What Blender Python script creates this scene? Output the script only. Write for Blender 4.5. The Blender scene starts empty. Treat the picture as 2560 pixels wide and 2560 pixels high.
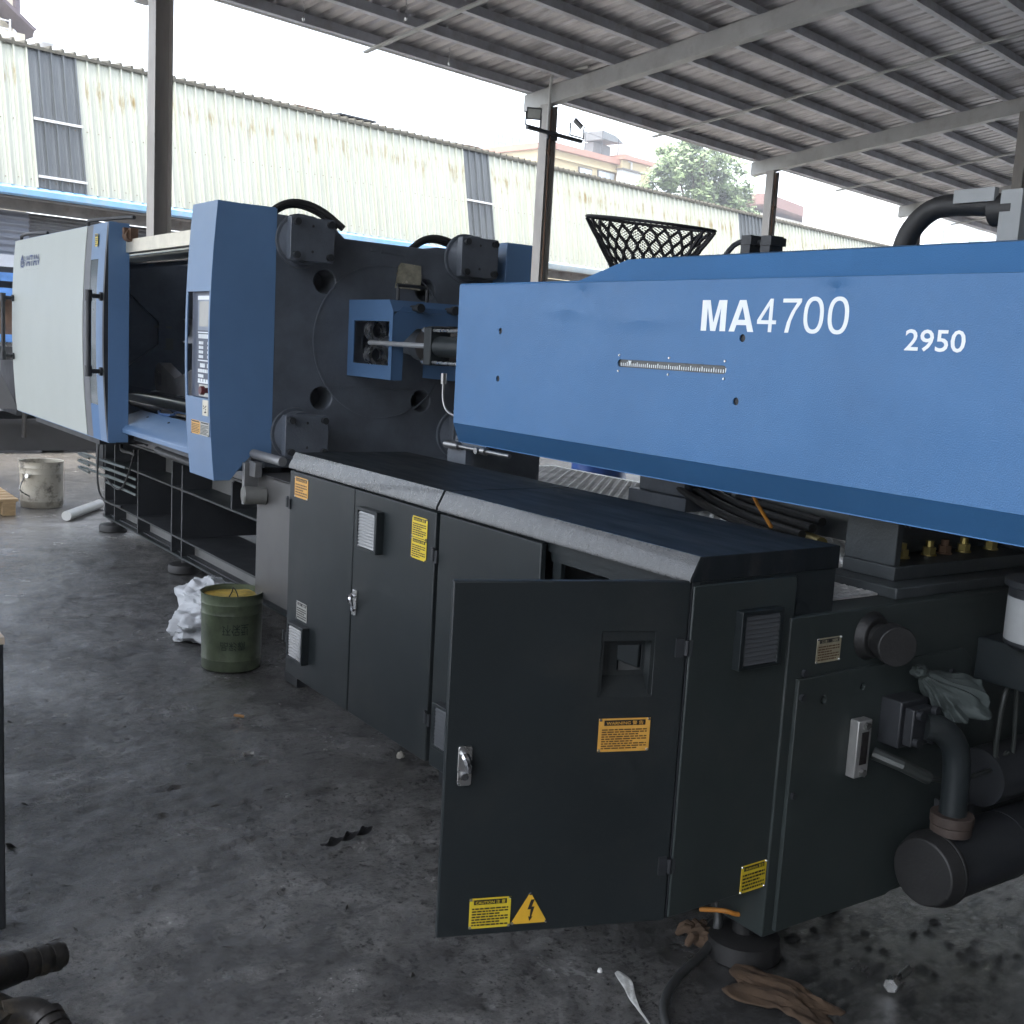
import bpy, bmesh, math, random
from mathutils import Vector, Matrix, noise
from mathutils.geometry import tessellate_polygon
random.seed(7)
PI = math.pi
SC = bpy.context.scene
COL = SC.collection

# ------------------------------------------------------------------ camera
def cam_axes(yaw, pitch, roll):
    f = Vector((math.sin(yaw)*math.cos(pitch), math.cos(yaw)*math.cos(pitch), -math.sin(pitch)))
    r = Vector((math.cos(yaw), -math.sin(yaw), 0)); u = r.cross(f)
    return r*math.cos(roll)+u*math.sin(roll), -r*math.sin(roll)+u*math.cos(roll), f
CR, CU, CF = cam_axes(math.radians(35.276), math.radians(8.282), math.radians(3.232))
cd = bpy.data.cameras.new('camera'); cam = bpy.data.objects.new('camera', cd); COL.objects.link(cam)
M = Matrix.Identity(4)
for i in range(3):
    M[i][0], M[i][1], M[i][2] = CR[i], CU[i], -CF[i]
M[2][3] = 1.60
cam.matrix_world = M
cd.sensor_width = 36; cd.lens = 36*2815.6/2560; cd.clip_start = 0.05; cd.clip_end = 3000
SC.camera = cam

# ------------------------------------------------------------------ sky, sun, exposure
SUN_EL, SUN_AZ = math.radians(70), math.radians(-110)      # azimuth from +Y toward +X
world = bpy.data.worlds.new('World'); SC.world = world; world.use_nodes = True
nt = world.node_tree; bgn = nt.nodes['Background']
sky = nt.nodes.new('ShaderNodeTexSky'); sky.sky_type = 'NISHITA'; sky.sun_disc = False
sky.sun_elevation = SUN_EL; sky.sun_rotation = SUN_AZ
sky.air_density = 1.0; sky.dust_density = 3.0; sky.ozone_density = 0.6
hs = nt.nodes.new('ShaderNodeHueSaturation'); hs.inputs['Saturation'].default_value = 0.45      # overcast: nearly white
nt.links.new(sky.outputs[0], hs.inputs['Color']); nt.links.new(hs.outputs[0], bgn.inputs[0]); bgn.inputs[1].default_value = 0.15
sl = bpy.data.lights.new('sun', 'SUN'); so = bpy.data.objects.new('sun', sl); COL.objects.link(so)
sl.energy = 0.6; sl.angle = math.radians(14); sl.color = (1, 0.96, 0.9)
sd = Vector((math.sin(SUN_AZ)*math.cos(SUN_EL), math.cos(SUN_AZ)*math.cos(SUN_EL), math.sin(SUN_EL)))
so.rotation_euler = sd.to_track_quat('Z', 'Y').to_euler(); so.location = (-20, 10, 40)
SC.view_settings.view_transform = 'Standard'; SC.view_settings.look = 'None'
SC.view_settings.exposure = 2.8; SC.view_settings.gamma = 1; SC.view_settings.use_curve_mapping = False
SC.render.engine = 'CYCLES'

VEIL = 0.0020        # density of the haze box built at the end, standing in for lens glare
# ------------------------------------------------------------------ frames
BROT = math.radians(11.87)              # the yard's buildings are turned from the machine's axis
XB = Vector((math.cos(BROT), math.sin(BROT), 0)); NB = Vector((-math.sin(BROT), math.cos(BROT), 0))
def wb(bx, d, z): return XB*bx + NB*d + Vector((0, 0, z))
def at_b(px, py, d):
    """point (bx, d, z) where the sight line of photo pixel (px, py) meets the plane d of the yard's frame"""
    v = CF*2815.6 + CR*(px-1280) - CU*(py-1280)
    o = Vector((0, 0, 1.6)); p = o + v*(d/(v @ NB))
    return (p @ XB, d, p.z)

# ------------------------------------------------------------------ materials
MATS = {}
def mat(name, col, rough=0.5, metal=0.0, var=0.15, vscale=6, bump=0.0, bscale=200, rvar=0.1, stain=None, stain_amt=0.4, sscale=3, spec=0.5, stretch=None, emit=None, trans=0, coat=0, world_pos=False):
    if name in MATS: return MATS[name]
    m = bpy.data.materials.new(name); m.use_nodes = True; t = m.node_tree; N = t.nodes; L = t.links
    b = N['Principled BSDF']
    b.inputs['Roughness'].default_value = rough; b.inputs['Metallic'].default_value = metal
    b.inputs['Specular IOR Level'].default_value = spec
    if coat: b.inputs['Coat Weight'].default_value = coat
    tc = N.new('ShaderNodeTexCoord'); src = tc.outputs['Object']
    if world_pos:
        ge = N.new('ShaderNodeNewGeometry'); vr = N.new('ShaderNodeVectorRotate'); vr.rotation_type = 'Z_AXIS'; vr.inputs['Angle'].default_value = -BROT
        L.new(ge.outputs['Position'], vr.inputs['Vector']); src = vr.outputs[0]
    if stretch:
        mp = N.new('ShaderNodeMapping'); mp.inputs['Scale'].default_value = stretch; L.new(src, mp.inputs[0]); ssrc = mp.outputs[0]
    else: ssrc = src
    n1 = N.new('ShaderNodeTexNoise'); n1.inputs['Scale'].default_value = vscale; n1.inputs['Detail'].default_value = 6; n1.inputs['Roughness'].default_value = 0.65
    L.new(ssrc, n1.inputs[0])
    r = N.new('ShaderNodeValToRGB'); r.color_ramp.elements[0].position = 0.3; r.color_ramp.elements[1].position = 0.7
    c = Vector(col[:3])
    r.color_ramp.elements[0].color = (*(c*(1-var)), 1); r.color_ramp.elements[1].color = (*[min(1, k) for k in c*(1+var)], 1)
    L.new(n1.outputs[0], r.inputs[0]); colout = r.outputs[0]
    if stain:
        n2 = N.new('ShaderNodeTexNoise'); n2.inputs['Scale'].default_value = sscale; n2.inputs['Detail'].default_value = 8; n2.inputs['Roughness'].default_value = 0.7
        L.new(ssrc, n2.inputs[0])
        r2 = N.new('ShaderNodeValToRGB'); r2.color_ramp.elements[0].position = 0.5; r2.color_ramp.elements[1].position = 0.68
        r2.color_ramp.elements[0].color = (0, 0, 0, 1); r2.color_ramp.elements[1].color = (stain_amt,)*3 + (1,)
        L.new(n2.outputs[0], r2.inputs[0])
        mx = N.new('ShaderNodeMixRGB'); mx.inputs[2].default_value = (*stain, 1)
        L.new(r2.outputs[0], mx.inputs[0]); L.new(colout, mx.inputs[1]); colout = mx.outputs[0]
    L.new(colout, b.inputs['Base Color'])
    if rvar:
        mr = N.new('ShaderNodeMapRange'); mr.inputs[3].default_value = max(0.03, rough-rvar); mr.inputs[4].default_value = min(1, rough+rvar)
        n3 = N.new('ShaderNodeTexNoise'); n3.inputs['Scale'].default_value = vscale*1.7; n3.inputs['Detail'].default_value = 5
        L.new(ssrc, n3.inputs[0]); L.new(n3.outputs[0], mr.inputs[0]); L.new(mr.outputs[0], b.inputs['Roughness'])
    if bump:
        n4 = N.new('ShaderNodeTexNoise'); n4.inputs['Scale'].default_value = bscale; n4.inputs['Detail'].default_value = 3
        L.new(ssrc, n4.inputs[0]); bp = N.new('ShaderNodeBump'); bp.inputs['Strength'].default_value = bump; bp.inputs['Distance'].default_value = 0.002
        L.new(n4.outputs[0], bp.inputs['Height']); L.new(bp.outputs[0], b.inputs['Normal'])
    if emit:
        b.inputs['Emission Color'].default_value = (*emit[:3], 1); b.inputs['Emission Strength'].default_value = emit[3]
    if trans: b.inputs['Transmission Weight'].default_value = trans
    MATS[name] = m; return m

blue = mat('blue_paint', (0.040, 0.134, 0.295), 0.46, 0, 0.06, 2.5, 0.5, 260, 0.05, stain=(0.055, 0.165, 0.345), stain_amt=0.3, sscale=2.2)
blue_soft = mat('glare_lifted_blue', (0.10, 0.18, 0.31), 0.36, 0, 0.06, 3, 0.2, 330, 0.06)  # blue paint lightened and greyed for glare and sheen on the covers
blue_dark = mat('dark_blue_paint', (0.10, 0.19, 0.34), 0.45, 0, 0.08, 3, 0.2, 330)  # blue lightened too, lens glare put into the paint
dark = mat('dark_grey_paint', (0.014, 0.018, 0.0195), 0.42, 0, 0.14, 3, 0.25, 300, 0.08, stain=(0.034, 0.035, 0.033), stain_amt=0.45, sscale=2.2, spec=0.3)
lit_dark = mat('dark_paint_lit', (0.031, 0.039, 0.038), 0.42, 0, 0.16, 3, 0.25, 300, 0.08, stain=(0.05, 0.052, 0.048), stain_amt=0.45, sscale=2.5, spec=0.3)  # dark grey paint again, lightened for the light on the end faces
lidm = mat('scuffed_dark_paint', (0.014, 0.017, 0.019), 0.50, 0, 0.25, 5, 0.2, 220, 0.15, stain=(0.04, 0.04, 0.04), stain_amt=0.7, sscale=4, stretch=(3, 0.6, 1), spec=0.06)
bevelm = mat('glint_edge', (0.03, 0.033, 0.036), 0.30, 0, 0.3, 40, 0.5, 300, 0.16, stain=(0.08, 0.08, 0.078), stain_amt=0.6, sscale=12, coat=0.22)  # lid bevel's sky glint: dark paint made paler and glossier
cast = mat('dark_cast_iron', (0.085, 0.097, 0.115), 0.45, 0.1, 0.2, 8, 0.5, 120, 0.1)
black = mat('black_paint', (0.018, 0.020, 0.023), 0.5, 0, 0.2, 5, 0.2, 200)
rubber = mat('black_rubber', (0.012, 0.012, 0.012), 0.55, 0, 0.25, 12, 0.3, 90)
gatepaint = mat('grey_gate_paint', (0.40, 0.43, 0.40), 0.36, 0, 0.03, 2, 0.15, 300, 0.05)
steel = mat('bright_steel', (0.55, 0.55, 0.54), 0.28, 1, 0.12, 20, 0.1, 100, 0.1)
alu = mat('aluminium_rail', (0.62, 0.58, 0.48), 0.4, 0.7, 0.12, 8, 0.1, 100, 0.1)
chrome = mat('oily_chrome', (0.45, 0.46, 0.48), 0.14, 1, 0.1, 10, 0, 1, 0.06)
brass = mat('yellow_zinc', (0.45, 0.36, 0.13), 0.4, 0.8, 0.2, 30, 0.1, 100)
yellow = mat('yellow_plate', (0.62, 0.47, 0.03), 0.42, 0, 0.12, 15, 0, 1, 0.05)
orange = mat('orange_plate', (0.60, 0.32, 0.06), 0.42, 0, 0.12, 15, 0, 1, 0.05)
silver = mat('silver_plate', (0.42, 0.42, 0.38), 0.4, 0.3, 0.15, 15, 0, 1, 0.05)
ink = mat('black_ink', (0.012, 0.011, 0.01), 0.5, 0, 0.1, 10, 0, 1, 0)
inkbrown = mat('faded_ink', (0.10, 0.05, 0.015), 0.5, 0, 0.1, 10, 0, 1, 0)
white_ink = mat('white_lettering', (0.72, 0.76, 0.78), 0.45, 0, 0.03, 10, 0, 1, 0)
logo_ink = mat('navy_logo_ink', (0.02, 0.045, 0.14), 0.45, 0, 0.05, 10, 0, 1, 0)
grey_ink = mat('grey_logo_ink', (0.07, 0.075, 0.08), 0.45, 0, 0.05, 10, 0, 1, 0)
canopy_m = mat('canopy_steel_paint', (0.50, 0.50, 0.48), 0.5, 0.1, 0.12, 2, 0.15, 60, 0.1, stain=(0.22, 0.19, 0.16), stain_amt=0.3)
purlin_m = mat('purlin_galvanised', (0.56, 0.57, 0.60), 0.5, 0.2, 0.2, 2, 0.1, 60, stain=(.25, .2, .16), stain_amt=.4, world_pos=True)
post_m = mat('post_paint', (0.36, 0.34, 0.31), 0.5, 0.1, 0.2, 4, 0.2, 60, 0.1, stain=(0.10, 0.08, 0.06), stain_amt=0.5, sscale=2)
sheet_m = mat('roof_sheet_zinc', (0.52, 0.50, 0.495), 0.42, 0.55, 0.25, 1.2, 0.2, 40, 0.15, stain=(0.15, 0.13, 0.125), stain_amt=0.6, sscale=2.5, stretch=(3, 0.5, 1), world_pos=True)
def cladding_material():
    m = mat('cream_cladding', (0.385, 0.40, 0.34), 0.55, 0, 0.08, 1.5, 0, 1, 0.08, stain=(0.30, 0.31, 0.22), stain_amt=0.45, sscale=1.3, stretch=(5, 1, 0.3), world_pos=True)
    t = m.node_tree; N = t.nodes; L = t.links; b = N['Principled BSDF']
    prev = b.inputs['Base Color'].links[0].from_socket
    tc = N.new('ShaderNodeTexCoord'); sp = N.new('ShaderNodeSeparateXYZ'); L.new(tc.outputs['Object'], sp.inputs[0])
    ge = N.new('ShaderNodeNewGeometry'); vr = N.new('ShaderNodeVectorRotate'); vr.rotation_type = 'Z_AXIS'; vr.inputs['Angle'].default_value = -BROT; L.new(ge.outputs['Position'], vr.inputs['Vector'])
    mp = N.new('ShaderNodeMapping'); mp.inputs['Scale'].default_value = (6.5, 0, 0.75); L.new(vr.outputs[0], mp.inputs[0])
    n = N.new('ShaderNodeTexNoise'); n.inputs['Scale'].default_value = 2.0; n.inputs['Detail'].default_value = 5; n.inputs['Roughness'].default_value = 0.7; L.new(mp.outputs[0], n.inputs[0])
    band = N.new('ShaderNodeValToRGB'); e = band.color_ramp.elements                    # runs start at the upper screw row
    mr = N.new('ShaderNodeMapRange'); mr.inputs[1].default_value = 3.5; mr.inputs[2].default_value = 5.8; L.new(sp.outputs[2], mr.inputs[0])
    e[0].position = 0.12; e[0].color = (0.10, 0.10, 0.10, 1); e[1].position = 0.84; e[1].color = (0.0, 0.0, 0.0, 1)
    q = e.new(0.70); q.color = (0.33, 0.33, 0.33, 1); q = e.new(0.80); q.color = (0.27, 0.27, 0.27, 1); q = e.new(0.45); q.color = (0.13, 0.13, 0.13, 1)
    L.new(mr.outputs[0], band.inputs[0])
    add = N.new('ShaderNodeMath'); add.operation = 'ADD'; L.new(n.outputs[0], add.inputs[0]); L.new(band.outputs[0], add.inputs[1])
    rr = N.new('ShaderNodeValToRGB'); rr.color_ramp.elements[0].position = 0.82; rr.color_ramp.elements[1].position = 1.0
    rr.color_ramp.elements[0].color = (0, 0, 0, 1); rr.color_ramp.elements[1].color = (0.9, 0.9, 0.9, 1); L.new(add.outputs[0], rr.inputs[0])
    mx = N.new('ShaderNodeMixRGB'); mx.inputs[2].default_value = (0.19, 0.13, 0.03, 1)
    L.new(rr.outputs[0], mx.inputs[0]); L.new(prev, mx.inputs[1]); L.new(mx.outputs[0], b.inputs['Base Color'])
    return m
clad_m = cladding_material()
clad_old = mat('grey_translucent_sheet', (0.085, 0.095, 0.10), 0.45, 0, 0.25, 2, 0, 1, 0.1, stretch=(12, 1, 0.5))
gutter_m = mat('pale_blue_gutter', (0.22, 0.42, 0.66), 0.5, 0, 0.15, 2, 0.2, 20, 0.1, stain=(0.42, 0.40, 0.34), stain_amt=0.5)
wallgrey = mat('grey_sheet_wall', (0.16, 0.165, 0.175), 0.55, 0.1, 0.25, 2, 0, 1, 0.1, stain=(0.10, 0.08, 0.06), stain_amt=0.4)
plaster = mat('pale_plaster', (0.52, 0.55, 0.60), 0.8, 0, 0.08, 3, 0.3, 20, 0.1)
wood = mat('raw_wood', (0.42, 0.29, 0.15), 0.7, 0, 0.25, 4, 0.3, 60, 0.1, stretch=(2, 14, 14))
rust = mat('rusty_brown', (0.13, 0.075, 0.045), 0.8, 0.1, 0.4, 6, 0.5, 50, 0.1)
cardboard = mat('brown_rag_cloth', (0.05, 0.030, 0.016), 0.9, 0, 0.25, 12, 0.6, 160, 0.05)
sackm = mat('white_woven_plastic', (0.50, 0.52, 0.54), 0.5, 0, 0.08, 6, 0.5, 180, 0.1)
glass_m = mat('dusty_glass', (0.10, 0.12, 0.12), 0.12, 0, 0.1, 5, 0, 1, 0.03)
tileplate = mat('checker_plate', (0.72, 0.72, 0.70), 0.34, 0.35, 0.15, 6, 0.1, 60, 0.08, stain=(0.14, 0.14, 0.13), stain_amt=0.5, sscale=5)

def guard_material():
    m = blue.copy(); m.name = 'guard_blue_paint'; t = m.node_tree; N = t.nodes; L = t.links; b = N['Principled BSDF']
    prev = b.inputs['Normal'].links[0].from_node
    ge = N.new('ShaderNodeNewGeometry')
    def dist(c, sc):
        mp = N.new('ShaderNodeMapping'); mp.vector_type = 'TEXTURE'; mp.inputs['Location'].default_value = c; mp.inputs['Scale'].default_value = sc; L.new(ge.outputs['Position'], mp.inputs[0])
        g = N.new('ShaderNodeTexGradient'); g.gradient_type = 'QUADRATIC_SPHERE'; L.new(mp.outputs[0], g.inputs[0]); return g.outputs['Fac']
    wav = N.new('ShaderNodeTexNoise'); wav.inputs['Scale'].default_value = 2.6; wav.inputs['Detail'].default_value = 2; L.new(ge.outputs['Position'], wav.inputs[0])
    acc = wav.outputs['Fac']
    for c, sc, k in (((2.4, 3.05, 1.80), (1, .12, .09), -1.0), ((2.4, 3.13, 1.74), (1, .20, .05), .5), ((2.4, 1.98, 1.80), (1, .10, .05), -.8), ((2.4, 2.75, 1.71), (1, .3, .06), .5)):
        a = N.new('ShaderNodeMath'); a.operation = 'MULTIPLY_ADD'; L.new(dist(c, sc), a.inputs[0]); a.inputs[1].default_value = k; L.new(acc, a.inputs[2]); acc = a.outputs[0]
    bp = N.new('ShaderNodeBump'); bp.inputs['Strength'].default_value = 1; bp.inputs['Distance'].default_value = .012; L.new(acc, bp.inputs['Height']); L.new(bp.outputs[0], prev.inputs['Normal'])
    # pale chalky scuffs
    mp = N.new('ShaderNodeMapping'); mp.inputs['Scale'].default_value = (1, 5, 22); mp.inputs['Rotation'].default_value = (.5, 0, 0); L.new(ge.outputs['Position'], mp.inputs[0])
    sc = N.new('ShaderNodeTexNoise'); sc.inputs['Scale'].default_value = 2.3; sc.inputs['Detail'].default_value = 9; sc.inputs['Roughness'].default_value = .75; L.new(mp.outputs[0], sc.inputs[0])
    r = N.new('ShaderNodeValToRGB'); r.color_ramp.elements[0].position = .66; r.color_ramp.elements[1].position = .80; r.color_ramp.elements[0].color = (0, 0, 0, 1); r.color_ramp.elements[1].color = (.35, .35, .35, 1); L.new(sc.outputs['Fac'], r.inputs[0])
    x = N.new('ShaderNodeMixRGB'); x.inputs[2].default_value = (.14, .25, .44, 1); L.new(r.outputs[0], x.inputs[0]); L.new(b.inputs['Base Color'].links[0].from_socket, x.inputs[1]); L.new(x.outputs[0], b.inputs['Base Color'])
    return m
guard_blue = guard_material()

# ------------------------------------------------------------------ mesh builder
class MB:
    def __init__(s, xf=None): s.v = []; s.f = []; s.xf = xf
    def add(s, vs, fs):
        o = len(s.v)
        for p in vs:
            p = Vector(p); s.v.append(s.xf @ p if s.xf else p)
        s.f += [tuple(i+o for i in f) for f in fs]; return s
    def box(s, x0, x1, y0, y1, z0, z1):
        return s.add([(x0,y0,z0),(x1,y0,z0),(x1,y1,z0),(x0,y1,z0),(x0,y0,z1),(x1,y0,z1),(x1,y1,z1),(x0,y1,z1)],
                     [(0,3,2,1),(4,5,6,7),(0,1,5,4),(1,2,6,5),(2,3,7,6),(3,0,4,7)])
    def prism(s, outline, a0, a1, axis='y', holes=()):
        """outline (and holes) in the plane across axis: x -> (y,z), y -> (x,z), z -> (x,y); extruded from a0 to a1"""
        def P(u, w, a): return {'x': (a, u, w), 'y': (u, a, w), 'z': (u, w, a)}[axis]
        loops = [list(outline)] + [list(h) for h in holes]
        tris = tessellate_polygon([[Vector((u, w, 0)) for u, w in lp] for lp in loops])
        flat = [p for lp in loops for p in lp]; n = len(flat)
        vs = [P(u, w, a0) for u, w in flat] + [P(u, w, a1) for u, w in flat]
        def nrm(t):
            a, b, c = (flat[i] for i in t); return (b[0]-a[0])*(c[1]-a[1])-(b[1]-a[1])*(c[0]-a[0])
        fs = []
        if not holes and n <= 40:
            area = sum(flat[i][0]*flat[(i+1) % n][1]-flat[(i+1) % n][0]*flat[i][1] for i in range(n))
            idx = list(range(n)) if area > 0 else list(range(n))[::-1]
            fs.append(tuple(reversed(idx))); fs.append(tuple(i+n for i in idx))
        else:
            for t in tris:
                if nrm(t) < 0: t = t[::-1]
                fs.append(tuple(reversed(t))); fs.append(tuple(i+n for i in t))
        o = 0
        for lp in loops:
            m = len(lp)
            for i in range(m):
                j = (i+1) % m; fs.append((o+i, o+j, o+j+n, o+i+n))
            o += m
        return s.add(vs, fs)
    def cyl(s, p, q, r, r2=None, n=16, caps=True):
        p, q = Vector(p), Vector(q); r2 = r if r2 is None else r2
        d = (q-p).normalized(); a = d.orthogonal().normalized(); b = d.cross(a)
        vs = []
        for i in range(n):
            t = 2*PI*i/n; e = a*math.cos(t)+b*math.sin(t); vs += [p+e*r, q+e*r2]
        fs = [(2*i, (2*i+2) % (2*n), (2*i+3) % (2*n), 2*i+1) for i in range(n)]
        if caps: fs += [tuple(2*i for i in range(n))[::-1], tuple(2*i+1 for i in range(n))]
        return s.add(vs, fs)
    def tube(s, pts, r, n=10, smooth=0):
        pts = [Vector(p) for p in pts]
        for _ in range(smooth):
            q = [pts[0]]
            for a, b in zip(pts, pts[1:]): q += [a*.75+b*.25, a*.25+b*.75]
            pts = q + [pts[-1]]
        rs = r if isinstance(r, (list, tuple)) else [r]*len(pts)
        if len(rs) != len(pts): rs = [rs[min(len(rs)-1, int(i*len(rs)/len(pts)))] for i in range(len(pts))]
        vs = []; a = None
        for i, p in enumerate(pts):
            d = (pts[min(i+1, len(pts)-1)]-pts[max(i-1, 0)]).normalized()
            a = d.orthogonal().normalized() if a is None else (a-d*(a @ d)).normalized()
            b = d.cross(a)
            vs += [p+(a*math.cos(2*PI*k/n)+b*math.sin(2*PI*k/n))*rs[i] for k in range(n)]
        fs = [(i*n+k, i*n+(k+1) % n, (i+1)*n+(k+1) % n, (i+1)*n+k) for i in range(len(pts)-1) for k in range(n)]
        fs += [tuple(range(n))[::-1], tuple((len(pts)-1)*n+k for k in range(n))]
        return s.add(vs, fs)
    def lathe(s, prof, c=(0, 0, 0), n=32, axis='z'):
        vs = []
        for r, h in prof:
            for k in range(n):
                t = 2*PI*k/n; u, w = r*math.cos(t), r*math.sin(t)
                vs.append({'z': (c[0]+u, c[1]+w, c[2]+h), 'x': (c[0]+h, c[1]+u, c[2]+w), 'y': (c[0]+w, c[1]+h, c[2]+u)}[axis])
        m = len(prof)
        return s.add(vs, [(i*n+k, i*n+(k+1) % n, (i+1)*n+(k+1) % n, (i+1)*n+k) for i in range(m-1) for k in range(n)])
    def bar(s, p, q, w, h, up=(0, 0, 1)):
        p, q = Vector(p), Vector(q); d = (q-p).normalized(); sx = d.cross(Vector(up)).normalized(); uz = sx.cross(d)
        vs = [e+sx*(w/2*i)+uz*(h/2*j) for e in (p, q) for i, j in ((-1,-1),(1,-1),(1,1),(-1,1))]
        return s.add(vs, [(0,3,2,1),(4,5,6,7),(0,1,5,4),(1,2,6,5),(2,3,7,6),(3,0,4,7)])
    def quad(s, a, b, c, d): return s.add([a, b, c, d], [(0, 1, 2, 3)])
    def dot(s, p, r, nrm, h=None, n=8):
        h = r*.6 if h is None else h; nrm = Vector(nrm).normalized(); p = Vector(p); return s.cyl(p, p+nrm*h, r, r*.7, n)
def ngon(cx, cy, r, n=24, a0=0): return [(cx+r*math.cos(a0+2*PI*i/n), cy+r*math.sin(a0+2*PI*i/n)) for i in range(n)]
def rrect(x0, x1, y0, y1, r, n=4):
    pts = []
    for cx, cy, a in ((x1-r, y0+r, -PI/2), (x1-r, y1-r, 0), (x0+r, y1-r, PI/2), (x0+r, y0+r, PI)):
        pts += [(cx+r*math.cos(a+PI/2*i/n), cy+r*math.sin(a+PI/2*i/n)) for i in range(n+1)]
    return pts

def mesh_from(mb, name, m, off=Vector((0, 0, 0)), fix=True):
    me = bpy.data.meshes.new(name)
    me.from_pydata([tuple(v-off) for v in mb.v], [], mb.f); me.update()
    if fix:
        bm = bmesh.new(); bm.from_mesh(me); bmesh.ops.recalc_face_normals(bm, faces=bm.faces); bm.to_mesh(me); bm.free()
    if m: me.materials.append(m)
    me.polygons.foreach_set('use_smooth', [True]*len(me.polygons)); me.set_sharp_from_angle(angle=math.radians(32))
    return me
def link(name, me, parent=None, bevel=0, seg=2):
    o = bpy.data.objects.new(name, me); COL.objects.link(o)
    if parent: o.parent = parent
    if bevel:
        b = o.modifiers.new('edge', 'BEVEL'); b.width = bevel; b.segments = seg; b.limit_method = 'ANGLE'; b.angle_limit = math.radians(40)
    return o
def props(o, label=None, cat=None, group=None, kind=None):
    for k, v in (('label', label), ('category', cat), ('group', group), ('kind', kind)):
        if v: o[k] = v
    return o
class Thing:
    """an Empty at the thing's base; parts are written in its frame's coordinates (the machine's, or the yard's when yard=True)"""
    def __init__(s, name, label, cat, loc, yard=False, group=None, kind=None):
        s.xf = None; s.off = Vector(loc); s.o = bpy.data.objects.new(name, None); COL.objects.link(s.o); s.o.empty_display_size = 0.2
        s.o.location = wb(*loc) if yard else s.off
        if yard: s.o.rotation_euler = (0, 0, BROT)
        props(s.o, label, cat, group, kind)
    def part(s, name, mb, m, parent=None, bevel=0, label=None, kind=None, fix=True):
        if s.xf: mb.v = [s.xf @ v for v in mb.v]
        o = link(name, mesh_from(mb, name, m, s.off, fix), parent or s.o, bevel)
        props(o, label, None, None, kind); return o
    def share(s, name, me, loc, parent=None, rot=None):
        o = link(name, me, parent or s.o); o.location = Vector(loc)-s.off
        if rot: o.rotation_euler = rot
        return o
def single(name, mb, m, label, cat, loc, yard=False, group=None, kind=None, bevel=0):
    off = Vector(loc); o = link(name, mesh_from(mb, name, m, off), None, bevel)
    o.location = wb(*loc) if yard else off
    if yard: o.rotation_euler = (0, 0, BROT)
    return props(o, label, cat, group, kind)
def dup(o, parent=None):
    c = o.copy(); COL.objects.link(c); c.parent = parent
    for ch in list(o.children): dup(ch, c)
    return c

def text_mb(body, org, u, v, width=None, height=None, bold=0.0, thick=0.0008, squeeze=1.0):
    """flat lettering: lower-left corner org, reading direction u, up v; scaled to the given width and cap height"""
    cu = bpy.data.curves.new('lettering', 'FONT'); cu.body = body; cu.size = 1; cu.offset = bold; cu.resolution_u = 3
    ob = bpy.data.objects.new('lettering', cu); COL.objects.link(ob)
    bpy.context.view_layer.update()
    dg = bpy.context.evaluated_depsgraph_get(); me = bpy.data.meshes.new_from_object(ob.evaluated_get(dg))
    vs = [p.co.copy() for p in me.vertices]; fs = [tuple(p.vertices) for p in me.polygons]
    bpy.data.objects.remove(ob); bpy.data.curves.remove(cu)
    mb = MB()
    if not vs: return mb
    x0, x1 = min(p.x for p in vs), max(p.x for p in vs); y0, y1 = min(p.y for p in vs), max(p.y for p in vs)
    sy = height/(y1-y0) if height else width/(x1-x0); sx = width/(x1-x0) if width else sy*squeeze
    org, u, v = Vector(org), Vector(u).normalized(), Vector(v).normalized(); nn = u.cross(v)
    mb.add([org+u*((p.x-x0)*sx)+v*((p.y-y0)*sy)+nn*thick for p in vs], fs)
    return mb
def word_rows(mb, org, u, v, w, h, rows, fill=0.55, rnd=None):
    """rows of small printed words as thin flat bars"""
    rnd = rnd or random; org, u, v = Vector(org), Vector(u).normalized(), Vector(v).normalized(); nn = u.cross(v)*0.0008
    for r in range(rows):
        y = h*(1-(r+0.5)/rows); x = 0; bh = h/rows*fill/2; end = w*(1 if r % 3 != 2 else rnd.uniform(.6, .9))
        while x < end-0.02*w:
            ww = min(rnd.uniform(.05, .16)*w, end-x); a = org+u*x+v*(y-bh)+nn; b = org+u*(x+ww)+v*(y-bh)+nn
            mb.quad(a, b, b+v*(2*bh), a+v*(2*bh)); x += ww+0.02*w
    return mb
def plate(T, name, org, u, v, w, h, m, head, rows, parent=None, label=None, head_h=0.17, rivets=True, inkm=None):
    """a riveted instruction plate; org is its lower-left corner as read"""
    org, u, v = Vector(org), Vector(u).normalized(), Vector(v).normalized(); nn = u.cross(v)
    F = Matrix((u, v, nn)).transposed().to_4x4(); F.translation = org
    mb = MB(F); mb.box(0, w, 0, h, 0, 0.0012); p = T.part(name, mb, m, parent, label=label)
    sub = parent is None
    par = p if sub else p.parent
    hb = MB(F); hb.box(w*.10, w*.90, h*(.96-head_h), h*.95, 0.0012, 0.002); T.part('heading_bar', hb, ink, par)
    if head:
        t = text_mb(head, org+u*(w*.14)+v*(h*(.96-head_h)+.10*head_h*h)+nn*.0021, u, v, width=w*.72, height=head_h*h*.72, bold=.01); T.part('lettering', t, m, par)
    b = word_rows(MB(), org+u*(w*.06)+v*(h*.07)+nn*.0012, u, v, w*.88, h*(.80-head_h), rows); T.part('small_print', b, inkm or ink, par)
    if rivets:
        rb = MB()
        for i, j in ((.03, .04), (.97, .04), (.03, .96), (.97, .96)): rb.dot(org+u*(w*i)+v*(h*j)+nn*.001, min(.0042, h*.05), nn, .003)
        T.part('rivet', rb, steel, par)
    return p

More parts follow.
